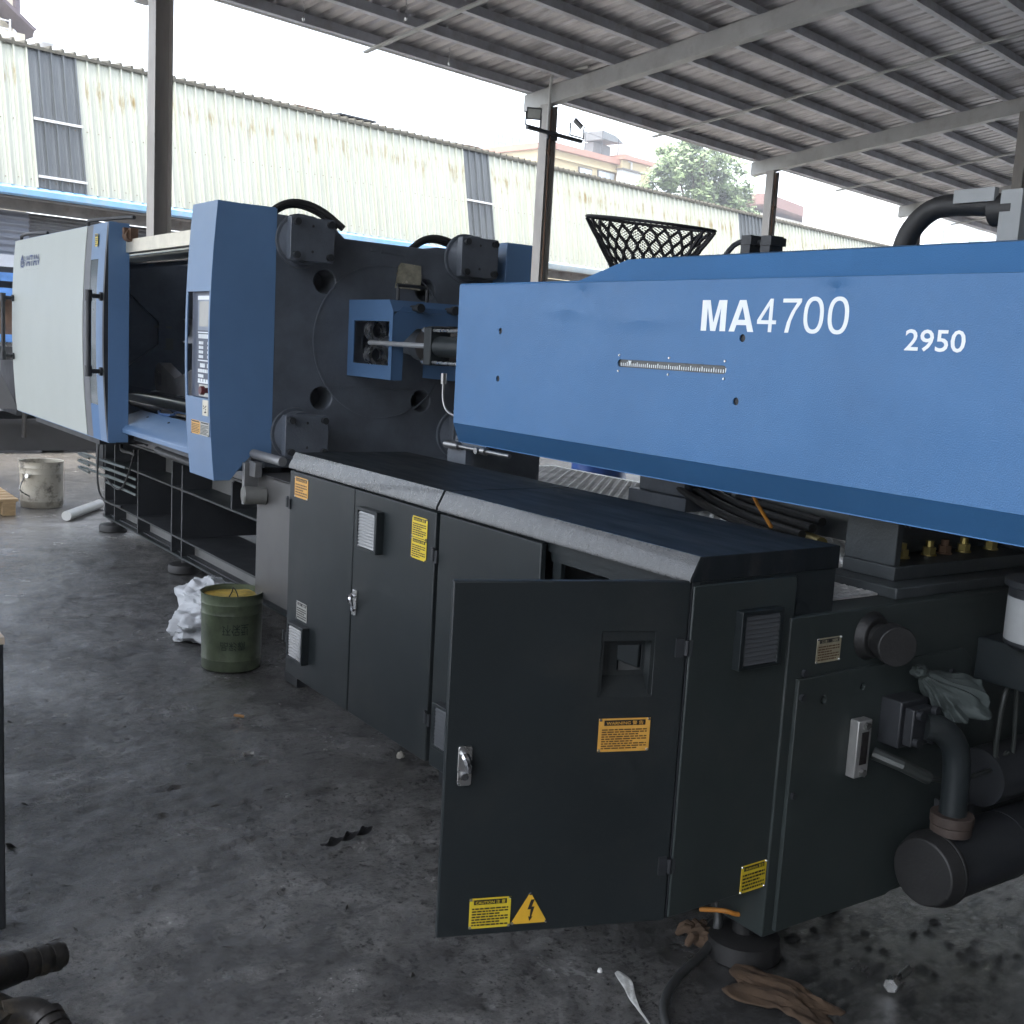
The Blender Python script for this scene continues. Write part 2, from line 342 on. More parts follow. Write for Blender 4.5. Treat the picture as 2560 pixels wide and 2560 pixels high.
# ------------------------------------------------------------------ ground
def ground_material():
    m = bpy.data.materials.new('oily_concrete'); m.use_nodes = True; t = m.node_tree; N = t.nodes; L = t.links; b = N['Principled BSDF']
    tc = N.new('ShaderNodeTexCoord'); P = tc.outputs['Object']
    def noi(scale, detail=6, rough=.65, vec=P, dist=0):
        n = N.new('ShaderNodeTexNoise'); n.inputs['Scale'].default_value = scale; n.inputs['Detail'].default_value = detail
        n.inputs['Roughness'].default_value = rough; n.inputs['Distortion'].default_value = dist; L.new(vec, n.inputs[0]); return n.outputs[0]
    def ramp(v, *st):
        r = N.new('ShaderNodeValToRGB'); e = r.color_ramp.elements
        while len(e) < len(st): e.new(0.5)
        for k, (p, c) in zip(e, st): k.position = p; k.color = (*c, 1) if len(c) == 3 else c
        L.new(v, r.inputs[0]); return r.outputs[0]
    def mix(f, a, c, mode='MIX'):
        x = N.new('ShaderNodeMixRGB'); x.blend_type = mode
        for i, q in enumerate((f, a, c)):
            if isinstance(q, (int, float)): x.inputs[i].default_value = q
            elif isinstance(q, tuple): x.inputs[i].default_value = (*q, 1)
            else: L.new(q, x.inputs[i])
        return x.outputs[0]
    def math_(op, a, c):
        x = N.new('ShaderNodeMath'); x.operation = op
        for i, q in enumerate((a, c)):
            if isinstance(q, (int, float)): x.inputs[i].default_value = q
            else: L.new(q, x.inputs[i])
        return x.outputs[0]
    big = noi(.55, 5, .6); mid = noi(3.2, 8, .7, dist=.4); fine = noi(38, 6, .7)
    mp = N.new('ShaderNodeMapping'); mp.inputs['Rotation'].default_value = (0, 0, .35); mp.inputs['Scale'].default_value = (1.2, 7, 1); L.new(P, mp.inputs[0])
    streak = noi(2.2, 7, .68, mp.outputs[0])
    sp = N.new('ShaderNodeSeparateXYZ'); L.new(P, sp.inputs[0])
    # clean pale concrete out in the yard, oil-black near the machine
    dist = N.new('ShaderNodeMapRange'); dist.inputs[1].default_value = 8.2; dist.inputs[2].default_value = 10.5; L.new(sp.outputs[1], dist.inputs[0])
    sheen_lane = N.new('ShaderNodeMapRange'); sheen_lane.inputs[1].default_value = 2.2; sheen_lane.inputs[2].default_value = 6.0      # floor sheen painted as a paler lane beside the machine
    L.new(math_('SUBTRACT', sp.outputs[1], math_('MULTIPLY', sp.outputs[0], 2.2)), sheen_lane.inputs[0])
    edge = math_('ADD', math_('ADD', dist.outputs[0], math_('MULTIPLY', sheen_lane.outputs[0], .55)), math_('MULTIPLY', math_('SUBTRACT', mid, .5), 0.9))
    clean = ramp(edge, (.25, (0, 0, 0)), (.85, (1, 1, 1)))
    oil = ramp(mid, (.30, (.052, .053, .052)), (.50, (.128, .128, .125)), (.72, (.24, .238, .232)))
    oil = mix(ramp(big, (.42, (0, 0, 0)), (.66, (.65, .65, .65))), oil, (.17, .169, .166))
    oil = mix(ramp(streak, (.30, (.8, .8, .8)), (.44, (0, 0, 0))), oil, (.020, .020, .021))
    oil = mix(ramp(fine, (.34, (.6, .6, .6)), (.46, (0, 0, 0))), oil, (.018, .018, .019))
    spk = noi(60, 4, .75); oil = mix(ramp(spk, (.37, (.8, .8, .8)), (.45, (0, 0, 0))), oil, (.014, .014, .015)); oil = mix(ramp(spk, (.56, (0, 0, 0)), (.70, (.30, .30, .30))), oil, (.30, .297, .29))
    blot = noi(1.3, 6, .72, dist=.8); oil = mix(ramp(blot, (.52, (0, 0, 0)), (.62, (.7, .7, .7))), oil, (.028, .028, .029))
    corner_shade = N.new('ShaderNodeMapRange'); corner_shade.inputs[1].default_value = -.25; corner_shade.inputs[2].default_value = .35  # near-right shade painted into the floor colour, with a noisy edge
    L.new(math_('ADD', math_('SUBTRACT', math_('MULTIPLY', sp.outputs[0], .75), math_('ADD', math_('MULTIPLY', sp.outputs[1], .55), .30)), math_('MULTIPLY', math_('SUBTRACT', noi(2.4, 6, .7), .5), .9)), corner_shade.inputs[0])
    oil = mix(math_('MULTIPLY', corner_shade.outputs[0], .8), oil, (.016, .017, .017))
    L.new(ramp(noi(1.7, 6, .68, dist=.5), (.40, (0, 0, 0)), (.58, (.75, .75, .75))), b.inputs['Coat Weight']); b.inputs['Coat Roughness'].default_value = .26
    cb = N.new('ShaderNodeBump'); cb.inputs['Strength'].default_value = 1; cb.inputs['Distance'].default_value = .0045; L.new(noi(30, 9, .74), cb.inputs['Height']); L.new(cb.outputs[0], b.inputs['Coat Normal'])
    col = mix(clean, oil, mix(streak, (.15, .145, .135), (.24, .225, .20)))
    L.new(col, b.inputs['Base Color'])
    L.new(ramp(mid, (.28, (.08, .08, .08)), (.50, (.16, .16, .16)), (.7, (.34, .34, .34))), b.inputs['Roughness'])
    b.inputs['Specular IOR Level'].default_value = 1.0
    h = math_('ADD', math_('MULTIPLY', noi(16, 10, .72, dist=.6), 1.0), math_('MULTIPLY', noi(75, 5, .7), .35))
    h = math_('ADD', h, math_('MULTIPLY', streak, .8))
    pit = N.new('ShaderNodeTexVoronoi'); pit.inputs['Scale'].default_value = 9; pit.inputs['Randomness'].default_value = 1; L.new(P, pit.inputs[0])
    h = math_('ADD', h, math_('MULTIPLY', ramp(pit.outputs[0], (.05, (0, 0, 0)), (.16, (1, 1, 1))), .5))
    bp = N.new('ShaderNodeBump'); bp.inputs['Strength'].default_value = .9; bp.inputs['Distance'].default_value = .010
    L.new(h, bp.inputs['Height']); L.new(bp.outputs[0], b.inputs['Normal'])
    return m
def spaced(a, b, d0, k):
    out = [a]
    while out[-1] < b: out.append(out[-1]+d0*(1+k*max(0, out[-1]-a)))
    out[-1] = b; return out
gxs = spaced(.2, 3.4, .014, .25); gys = spaced(1.35, 12.5, .014, .22)
CRACKS = [((1.284, 6.788), (1.809, 6.764)), ((1.471, 6.337), (1.797, 6.306), (2.126, 6.301)), ((.991, 3.572), (1.204, 3.541), (1.53, 3.521), (1.79, 3.482)), ((1.085, 3.745), (1.272, 3.746)), ((.589, 3.107), (.75, 3.122)), ((1.60, 4.28), (1.984, 4.253)), ((1.71, 3.351), (2.107, 3.394))]
SEGS = [(Vector(a), Vector(b)) for l in CRACKS for a, b in zip(l, l[1:])]
def crack(x, y):
    p = Vector((x, y)); p.x += .03*noise.noise(Vector((x*5, y*5, 1))); p.y += .03*noise.noise(Vector((x*5, y*5, 4))); m = 9
    for a, b in SEGS:
        d = b-a; t = max(0, min(1, (p-a).dot(d)/d.dot(d))); m = min(m, (p-a-d*t).length)
    return .020*max(0, 1-m/.017)*(.5+.5*noise.noise(Vector((x*9, y*9, 2))))
def relief(x, y):
    k = min(1, (x-.2)/.3, (3.4-x)/.3, (y-1.35)/.2, (12.5-y)/1.0)
    if k <= 0: return 0
    oil = 1-min(1, max(0, (y-8.4)/2))*.7
    p = Vector((x, y, 0)); c, s_ = math.cos(.30), math.sin(.30); u, w = x*c+y*s_, -x*s_+y*c
    h = .0050*noise.fractal(p*5, 1, 2, 5)+.0050*noise.noise(Vector((u*3.2, w*17, 3)))+.0045*noise.noise(Vector((u*12, w*26, 8)))+.0035*noise.noise(p*40)
    q = noise.noise(p*2.2+Vector((9, 3, 0)))
    if q > .42: h -= (q-.42)*.045
    r_ = noise.noise(Vector((u*.9, w*6.5, 21)))
    h -= .016*max(0, 1-abs(r_)/.022)*max(0, noise.noise(p*.8)+.2)
    return min(0, (h-.006)*oil*k)-crack(x, y)*min(1, k)
g = MB(); nx_, ny_ = len(gxs), len(gys)
g.v = [Vector((x, y, relief(x, y))) for y in gys for x in gxs]
g.f = [(j*nx_+i, j*nx_+i+1, (j+1)*nx_+i+1, (j+1)*nx_+i) for j in range(ny_-1) for i in range(nx_-1)]
E_ = 900; X0_, X1_, Y0_, Y1_ = gxs[0], gxs[-1], gys[0], gys[-1]
g.quad((-E_, -E_, 0), (E_, -E_, 0), (E_, Y0_, 0), (-E_, Y0_, 0)); g.quad((-E_, Y1_, 0), (E_, Y1_, 0), (E_, E_, 0), (-E_, E_, 0))
g.quad((-E_, Y0_, 0), (X0_, Y0_, 0), (X0_, Y1_, 0), (-E_, Y1_, 0)); g.quad((X1_, Y0_, 0), (E_, Y0_, 0), (E_, Y1_, 0), (X1_, Y1_, 0))
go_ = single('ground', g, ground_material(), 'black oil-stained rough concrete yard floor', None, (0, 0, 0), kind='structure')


# ------------------------------------------------------------------ the machine
MC = Thing('injection_molding_machine', 'large blue and dark grey injection molding machine with its electrical cabinet door open', 'machine', (2.75, 5.0, 0))
W = (0, -1, 0); UP = (0, 0, 1)       # reading direction on faces that look to -X

# injection guard: long blue panel
gz0, gz1 = 1.291, 1.831
holes = [rrect(2.355, 2.845, 1.558, 1.583, .0124)]
for y, z in ((3.534, 1.660), (3.535, 1.482), (2.302, 1.664), (2.307, 1.483)): holes.append(ngon(y, z, .0115, 18))
mb = MB(); mb.prism([(1.37, gz0), (3.835, gz0), (3.835, gz1), (1.37, gz1)], 2.4, 2.404, 'x', holes)
guard = MC.part('guard_panel', mb, guard_blue)
mb = MB()
for o_ in (0, .004): mb.add([(2.4+o_, 3.835, gz0-.0005), (2.4+o_, 1.37, gz0-.0005), (2.487+o_*.3, 1.37, 1.208+o_), (2.487+o_*.3, 3.925, 1.208+o_)], [(0, 1, 2, 3)])
mb.prism([(2.487, 1.208), (2.487, 1.205), (2.56, 1.205), (2.56, 1.208)], 1.37, 3.925, 'y'); MC.part('guard_skirt', mb, blue, guard)
mb = MB(); mb.prism([(2.4, gz1+.0005), (2.405, gz1+.007), (2.50, gz1+.009), (2.50, gz1+.006), (2.406, gz1+.004), (2.404, gz1+.0005)], 1.37, 3.835, 'y'); MC.part('guard_lip', mb, blue, guard)
# dent in the top edge, pressed in as a shallow fold
mb = MB(); mb.prism([(2.42, 1.838), (2.50, 1.838), (2.545, 1.918), (2.63, 1.932), (3.0, 1.932), (3.06, 1.838)], 1.37, 3.0, 'y')
mb.add([(2.42, 3.0, 1.838), (2.50, 3.0, 1.838), (2.545, 3.0, 1.918), (3.0, 3.0, 1.932), (3.06, 3.0, 1.838), (2.5, 3.24, 1.839), (3.06, 3.24, 1.839)],
       [(1, 2, 5), (2, 3, 6, 5), (3, 4, 6), (1, 5, 6, 4)])
MC.part('guard_hood', mb, blue)
mb = MB(); mb.prism([(3.08, 1.2), (3.084, 1.2), (3.084, 1.836), (2.95, 1.842), (2.95, 1.838), (3.08, 1.832)], 1.37, 3.83, 'y'); MC.part('guard_rear_panel', mb, blue_dark)
mb = MB(); mb.box(2.406, 2.408, 2.33, 2.87, 1.545, 1.596); sl = MC.part('scale_window', mb, mat('scale_backing', (.06, .065, .065), .3, .3))
mb = MB()
for i in range(49): mb.box(2.4045, 2.4062, 2.36+i*.0098, 2.36+i*.0098+.003, 1.562, 1.570+(.006 if i % 5 == 0 else .002))
MC.part('scale_mark', mb, white_ink, sl)
mb = MB(); mb.prism([(2.795, 1.580), (2.779, 1.580), (2.787, 1.566)], 2.402, 2.405, 'x'); MC.part('pointer', mb, white_ink, sl)
for y in (2.838, 2.60, 2.362):
    for z in (1.596, 1.545):
        mb = MB(); mb.dot((2.4, y, z), .0045, (-1, 0, 0), .003); MC.part('screw', mb, steel, guard)
def guard_text(s, y0, y1, z0, h, bold, m=white_ink):
    return MC.part('lettering', text_mb(s, (2.3992, y0, z0), W, UP, width=abs(y1-y0), height=h, bold=bold, thick=.0004), m, guard)

def ellipse(cx, cy, rx, ry, n=36): return [(cx+rx*math.copysign(abs(math.cos(2*PI*i/n))**.85, math.cos(2*PI*i/n)), cy+ry*math.copysign(abs(math.sin(2*PI*i/n))**.85, math.sin(2*PI*i/n))) for i in range(n)]
GLY = {'M': (.88, [[(0, 0), (.20, 0), (.20, .78), (.35, 0), (.53, 0), (.68, .78), (.68, 0), (.88, 0), (.88, 1), (.60, 1), (.44, .27), (.28, 1), (0, 1)]]),
       'A': (.88, [[(0, 0), (.205, 0), (.265, .21), (.615, .21), (.675, 0), (.88, 0), (.555, 1), (.325, 1)], [(.44, .80), (.315, .375), (.565, .375)]]),
       '4': (.66, [[(.40, 0), (.52, 0), (.52, .24), (.66, .24), (.66, .355), (.52, .355), (.52, 1), (.41, 1), (0, .365), (0, .24), (.40, .24)], [(.40, .355), (.125, .355), (.40, .80)]]),
       '7': (.62, [[(.12, 0), (.25, 0), (.32, .36), (.44, .64), (.62, .90), (.62, 1), (0, 1), (0, .885), (.47, .885), (.30, .60), (.18, .30)]]),
       '0': (.66, [ellipse(.33, .50, .33, .52), ellipse(.33, .50, .205, .405)])}
for ch, ya, yb, z0, h in (('M', 2.4725, 2.372, 1.682, .0895), ('A', 2.358, 2.262, 1.682, .0895), ('4', 2.250, 2.180, 1.683, .092), ('7', 2.160, 2.094, 1.683, .092), ('0', 2.084, 2.016, 1.684, .094), ('0', 2.002, 1.934, 1.684, .094)):
    w_, lp_ = GLY[ch]; k_ = (ya-yb)/w_; cv = [[(ya-x*k_, z0+z*h) for x, z in l_] for l_ in lp_]
    MC.part('lettering', MB().prism(cv[0], 2.3990, 2.3998, 'x', cv[1:]), white_ink, guard)
mb = MB()
for y, z in ((3.534, 1.660), (3.535, 1.482), (2.302, 1.664), (2.307, 1.483)): mb.cyl((2.4065, y, z), (2.43, y, z), .013, None, 14)
MC.part('hole_backing', mb, black, guard, kind='stuff')
guard_text('2950', 1.756, 1.589, 1.647, .053, .012)
# injection unit inside the guard
mb = MB(); mb.cyl((2.75, 5.05, 1.59), (2.75, 4.72, 1.59), .03, .06, 20); mb.cyl((2.75, 4.72, 1.59), (2.75, 3.2, 1.59), .075, .075, 24)
brl = MC.part('barrel', mb, cast)
for i in range(5):
    mb = MB(); mb.cyl((2.75, 4.62-i*.27, 1.59), (2.75, 4.42-i*.27, 1.59), .09, None, 24); MC.part('heater_band', mb, mat('heater_band_metal', (.06, .055, .05), .45, .6), brl)
mb = MB(); mb.box(2.50, 3.0, 1.4, 3.2, 1.28, 1.80); MC.part('injection_housing', mb, cast, bevel=.01)
for x in (2.545, 2.955):
    c = MB(); c.cyl((x, 4.20, 1.587), (x, 3.2, 1.587), .045, None, 20); cy = MC.part('carriage_cylinder', c, dark)
    c = MB(); c.cyl((x, 4.85, 1.587), (x, 4.24, 1.587), .0115, None, 14); MC.part('piston_rod', c, mat('bright_rod', (.40, .41, .42), .3, .5, .05, 10, 0, 1, .03), cy)
    c = MB(); c.box(x-.05, x+.05, 4.20, 4.26, 1.505, 1.668); MC.part('end_block', c, dark, cy, bevel=.004)
    c = MB()
    for dz in (-.068, .068):
        for dx in (-.035, .035): c.cyl((x+dx, 4.275, 1.587+dz), (x+dx, 3.2, 1.587+dz), .007, None, 8); c.cyl((x+dx, 4.285, 1.587+dz), (x+dx, 4.26, 1.587+dz), .013, None, 6)
    MC.part('tie_rod', c, steel, cy)
mb = MB(); mb.tube([(2.545, 4.16, 1.44), (2.545, 4.16, 1.36), (2.545, 4.12, 1.31), (2.545, 4.03, 1.30), (2.6, 3.7, 1.30)], .006, 8, 2); mb.cyl((2.545, 4.16, 1.475), (2.545, 4.16, 1.43), .012, None, 6); MC.part('hydraulic_line', mb, mat('dull_pipe_steel', (.28, .28, .28), .35, .9))
# blue nozzle shield on the fixed platen
nx = 2.55
mb = MB(); mb.prism([(4.64, 1.42), (5.09, 1.42), (5.09, 1.785), (4.68, 1.785), (4.64, 1.735)], nx, nx+.006, 'x', [[(4.672, 1.485), (5.03, 1.485), (5.03, 1.69), (4.672, 1.69)]])
mb.prism([(nx+.003, 1.42), (nx+.06, 1.42), (nx+.06, 1.60), (nx+.13, 1.665), (2.90, 1.665), (2.95, 1.61), (2.95, 1.42), (2.99, 1.42), (2.99, 1.76), (nx+.05, 1.76), (nx+.003, 1.715)], 4.640, 4.646, 'y')
mb.prism([(4.64, 1.42), (5.09, 1.42), (5.09, 1.785), (4.68, 1.785), (4.64, 1.735)], 2.984, 2.99, 'x')
shield_m = mat('shield_blue_paint', (0.05, 0.105, 0.20), 0.45, 0, 0.08, 3, 0.2, 330)
ns = MC.part('nozzle_shield', mb, shield_m)
mb = MB(); mb.prism([(nx, 1.785), (2.99, 1.785), (2.99, 1.789), (nx, 1.789)], 4.68, 5.09, 'y'); mb.prism([(4.64, 1.735), (4.68, 1.785), (4.68, 1.789), (4.637, 1.737)], nx, 2.99, 'x'); MC.part('shield_top', mb, shield_m, ns)
mb = MB(); mb.tube([(2.66, 4.80, 1.788), (2.66, 4.80, 1.85), (2.66, 4.81, 1.865), (2.82, 4.81, 1.865), (2.82, 4.80, 1.85), (2.82, 4.80, 1.788)], .009, 8); MC.part('handle', mb, black, ns)
for x in (2.66, 2.85):
    mb = MB(); mb.cyl((x, 4.66, 1.757), (x, 4.58, 1.757), .014, None, 12); mb.cyl((x, 4.60, 1.757), (x, 4.575, 1.757), .021, None, 12); MC.part('knob', mb, black, ns)
mb = MB(); mb.cyl((2.60, 4.92, 1.642), (2.60, 4.86, 1.642), .045, None, 24, False); mb.lathe([(.052, 0), (.052, .06), (.036, .06), (.036, 0), (.052, 0)], (2.60, 4.86, 1.645), 24, 'y'); mb.lathe([(.052, 0), (.052, .06), (.036, .06), (.036, 0), (.052, 0)], (2.60, 4.86, 1.53), 24, 'y'); MC.part('clamp_ring', mb, steel, ns)

# clamp unit -------------------------------------------------------
TX, TZ = (2.285, 3.215), (1.128, 2.045)
pl_out = [(2.13, .96), (3.40, .96), (3.40, 2.06), (3.36, 2.085), (3.05, 2.09), (2.98, 2.075), (2.52, 2.08), (2.44, 2.15), (2.16, 2.16), (2.13, 2.13), (2.13, 1.86), (2.165, 1.84), (2.165, 1.66), (2.145, 1.655), (2.145, 1.59), (2.165, 1.585), (2.165, 1.33), (2.13, 1.31)]
hl = [ngon(2.42, 1.867, .056, 24), ngon(2.42, 1.302, .056, 24), ngon(2.985, 1.300, .056, 24), ngon(2.985, 1.867, .056, 24), ngon(2.75, 1.59, .11, 24)]
mb = MB(); mb.prism(pl_out, 5.10, 5.25, 'y', hl); fp = MC.part('fixed_platen', mb, cast, bevel=.006)
mb = MB(); mb.box(2.18, 3.39, 5.25, 5.42, .965, 2.07); MC.part('platen_core', mb, cast, fp)
mb = MB(); mb.lathe([(.385, 0), (.385, -.006), (.378, -.007), (.378, 0)], (2.75, 5.102, 1.59), 64, 'y'); MC.part('raised_ring', mb, cast, fp)
for x in TX:
    for z in TZ:
        mb = MB(); mb.cyl((x, 5.10, z), (x, 5.085, z), .128, .126, 36); mb.cyl((x, 5.085, z), (x, 5.0, z), .112, None, 32); MC.part('tie_bar_nut', mb, cast, fp)
        n_ = MB(); n_.prism(rrect(x-.112, x+.112, z-.1, z+.1, .012), 4.955, 5.0, 'y'); np_ = MC.part('nut_plate', n_, cast, bevel=.003)
        for i in (-.085, .085):
            for j in (-.075, .075):
                b_ = MB(); b_.cyl((x+i, 4.955, z+j), (x+i, 4.932, z+j), .0165, None, 14); b_.cyl((x+i, 4.940, z+j), (x+i, 4.9315, z+j), .009, .009, 6); MC.part('bolt', b_, black, np_)
        for j in (-.055, .062):
            b_ = MB(); b_.dot((x, 4.955, z+j), .007, (0, -1, 0), .004); MC.part('screw', b_, black, np_)
        t_ = MB(); t_.cyl((x, 5.42, z), (x, 9.6, z), .065, None, 28); MC.part('tie_bar', t_, chrome)
for c0, rx in (((2.20, 5.17, 2.15), .26), ((2.98, 5.17, 2.06), .26)):
    mb = MB(); mb.tube([(c0[0]-.05, 5.2, c0[2]+.0), (c0[0]+.03, 5.2, c0[2]+.07), (c0[0]+.12, 5.19, c0[2]+.09), (c0[0]+.23, 5.17, c0[2]+.06), (c0[0]+.33, 5.14, c0[2]-.02)], .017, 10, 2)
    mb.tube([(c0[0]-.02, 5.23, c0[2]+.0), (c0[0]+.05, 5.24, c0[2]+.062), (c0[0]+.13, 5.23, c0[2]+.078), (c0[0]+.23, 5.2, c0[2]+.045), (c0[0]+.31, 5.17, c0[2]-.02)], .013, 10, 2); MC.part('grease_hose', mb, rubber)
mb = MB(); mb.prism([(2.80, 1.865), (2.945, 1.862), (2.95, 1.92), (2.945, 1.985), (2.83, 1.992), (2.815, 1.975)], 5.085, 5.0895, 'y'); mb.box(2.80, 2.95, 5.082, 5.084, 1.935, 1.941); MC.part('data_sheet', mb, mat('yellowed_film', (.36, .34, .26), .25, .3, .5, 12))
mb = MB(); mb.prism([(2.66, 2.035), (2.70, 2.035), (2.70, 2.055), (2.66, 2.055)], 5.094, 5.10, 'y'); mb.prism([(2.72, 2.03), (2.86, 2.03), (2.86, 2.05), (2.72, 2.05)], 5.095, 5.10, 'y'); MC.part('cast_mark', mb, cast, fp)
# operator side cover of the fixed platen with the control panel
def bow(z, x0=1.882, d=.034): return x0 - d*(1-((z-1.56)/.66)**2)
zs = [.905+i*(2.19-.905)/12 for i in range(13)]
prof = [(bow(z), z) for z in zs]
mb = MB(); mb.prism(prof+[(2.165, 2.182), (2.165, 1.02), (2.06, 1.02), (2.0, .955), (1.96, .905)], 5.098, 5.104, 'y'); cov = MC.part('operator_cover', mb, blue_dark)
up_ = [p for p in prof if p[1] > 1.78]; lo_ = [p for p in prof if p[1] < 1.285]
def skin(pts, y0, y1, th=.006): return MB().prism(pts+[(x+th, z) for x, z in reversed(pts)], y0, y1, 'y')
MC.part('cover_upper', skin([(bow(1.78), 1.78)]+up_, 5.104, 5.43), blue_soft, cov); MC.part('cover_lower', skin(lo_+[(bow(1.285), 1.285)], 5.104, 5.43), blue_soft, cov)
mid = [(bow(1.285+i*.0825), 1.285+i*.0825) for i in range(7)]
MC.part('cover_edge', skin(mid, 5.104, 5.115), blue_soft, cov); MC.part('cover_edge', skin(mid, 5.405, 5.43), blue_soft, cov)
mb = MB(); mb.box(1.89, 2.16, 5.43, 5.436, .905, 2.185); mb.box(1.885, 2.16, 5.104, 5.43, 2.183, 2.188); MC.part('cover_side', mb, blue_dark, cov)
px_ = 1.876
mb = MB(); mb.box(px_, px_+.012, 5.115, 5.405, 1.285, 1.78); cp = MC.part('control_panel', mb, mat('control_panel_blue', (.035, .05, .085), .4, 0, .06))
mb = MB(); mb.box(px_-.003, px_, 5.118, 5.322, 1.60, 1.765); MC.part('screen_bezel', mb, mat('bezel_grey', (.16, .19, .24), .4), cp)
mb = MB(); mb.box(px_-.0045, px_-.003, 5.125, 5.300, 1.618, 1.735); MC.part('screen', mb, mat('dull_screen', (.36, .36, .33), .25, 0, .03), cp)
mb = MB(); mb.box(px_-.0045, px_-.003, 5.118, 5.322, 1.742, 1.760); mb.box(px_-.002, px_, 5.118, 5.322, 1.588, 1.593); mb.box(px_-.002, px_, 5.118, 5.318, 1.456, 1.461); mb.box(px_-.002, px_, 5.118, 5.315, 1.352, 1.358); MC.part('panel_stripe', mb, white_ink, cp)
def keys(y0, z0, nx_, nz, dy, dz, w, h):
    for i in range(nx_):
        for j in range(nz):
            k = MB(); k.box(px_-.003, px_, y0-i*dy-w, y0-i*dy, z0-j*dz-h, z0-j*dz); MC.part('key', k, white_ink, cp)
keys(5.312, 1.582, 8, 1, .023, .02, .015, .02); keys(5.305, 1.548, 3, 4, .020, .0215, .013, .014); keys(5.19, 1.548, 2, 4, .03, .0215, .012, .013)
keys(5.285, 1.445, 3, 1, .022, .02, .016, .019); keys(5.19, 1.445, 2, 1, .028, .02, .018, .019); keys(5.312, 1.418, 6, 1, .031, .02, .022, .016); keys(5.308, 1.393, 3, 1, .024, .02, .018, .015); keys(5.31, 1.372, 5, 1, .036, .02, .022, .014)
mb = MB(); mb.box(px_-.001, px_, 5.118, 5.30, 1.29, 1.345); MC.part('button_plate', mb, silver, cp)
mb = MB(); mb.cyl((px_, 5.165, 1.322), (px_-.03, 5.165, 1.322), .013, None, 16); mb.cyl((px_-.025, 5.165, 1.322), (px_-.045, 5.165, 1.322), .022, .020, 20); MC.part('stop_button', mb, mat('dark_red_plastic', (.10, .018, .02), .4), cp, bevel=.003)
mb = MB(); mb.box(bow(1.24)-.0035, bow(1.24), 5.113, 5.185, 1.205, 1.278); st = MC.part('sticker', mb, mat('cream_sticker', (.55, .52, .42), .5))
mb = MB()
for k in range(9):
    zz = 1.215+random.random()*.05; yy = 5.13+random.random()*.035; mb.box(bow(1.24)-.0042, bow(1.24)-.0035, yy, yy+.012, zz, zz+.005)
MC.part('sticker_print', mb, ink, st)
plate(MC, 'data_plate', (bow(1.14)-.002, 5.352, 1.108), W, UP, .12, .066, orange, '', 6, head_h=.1, inkm=inkbrown); plate(MC, 'data_plate', (bow(1.14)-.002, 5.228, 1.108), W, UP, .118, .066, silver, '', 7, head_h=.1)
# sliding safety gate, pushed back
def gx(z): return bow(z, 1.905, .032)
gzs = [.9+i*(2.2-.9)/14 for i in range(15)]
def gskin(y0, y1, dx=0, th=.008, z0=.9, z1=2.2):
    pts = [(gx(z0+(z1-z0)*i/14)+dx, z0+(z1-z0)*i/14) for i in range(15)]
    return MB().prism(pts+[(x+th, z) for x, z in reversed(pts)], y0, y1, 'y')
gate = MC.part('safety_gate', gskin(7.43, 9.52), gatepaint, bevel=.002)
MC.part('gate_strip', gskin(7.29, 7.425, .004), mat('grey_gate_strip', (.09, .095, .105), .4), gate); MC.part('gate_strip', gskin(6.98, 7.12, .002), blue_soft, gate); MC.part('gate_strip', gskin(6.945, 6.975, 0, .03), black, gate)
MC.part('gate_strip', gskin(7.12, 7.29, .003, .008, 1.99, 2.2), blue_soft, gate); MC.part('gate_strip', gskin(7.12, 7.29, .003, .008, .9, 1.112), blue, gate)
MC.part('gate_window', gskin(7.12, 7.29, .006, .004, 1.112, 1.99), glass_m, gate)
mb = MB(); mb.box(1.90, 2.02, 6.94, 6.946, .9, 2.2); mb.box(1.91, 1.95, 6.95, 9.5, 2.195, 2.203); mb.box(1.91, 1.95, 6.95, 9.5, .895, .903); MC.part('gate_return', mb, blue_dark, gate)
mb = MB(); mb.tube([(1.905, 7.40, 2.20), (1.90, 7.40, 2.225), (1.91, 7.36, 2.232), (2.03, 7.05, 2.245), (2.05, 6.95, 2.24)], .012, 8, 1); MC.part('gate_top_tube', mb, black, gate); mb = MB(); mb.tube([(1.905, 9.3, 2.2), (1.9, 9.3, 2.23), (1.92, 9.1, 2.24), (2.0, 8.9, 2.24)], .012, 8, 1); MC.part('gate_top_tube', mb, black, gate)
for y in (6.945+.05, 9.47):
    h = MB(); h.tube([(gx(1.76), y, 1.765), (1.80, y, 1.767)], .014, 10); h.tube([(gx(1.33), y, 1.322), (1.80, y, 1.322)], .014, 10); h.tube([(1.80, y, 1.79), (1.80, y, 1.30)], .0155, 12); h.cyl((1.80, y, 1.80), (1.80, y, 1.735), .021, None, 12); h.cyl((1.80, y, 1.355), (1.80, y, 1.29), .021, None, 12)
    h.cyl((gx(1.76)+.004, y, 1.765), (gx(1.76)-.014, y, 1.765), .026, None, 12); h.cyl((gx(1.33)+.004, y, 1.322), (gx(1.33)-.014, y, 1.322), .026, None, 12)
    MC.part('gate_handle', h, black)
wp = plate(MC, 'yellow_plate', (gx(2.08)-.003, 7.195, 2.065), W, UP, .06, .075, yellow, '', 4, head_h=.2)
lx = gx(2.03)-.0028
lg = MC.part('logo', MB().prism([(9.255, 2.045), (9.205, 2.085), (9.16, 2.045)], lx, lx+.001, 'x'), logo_ink, gate)
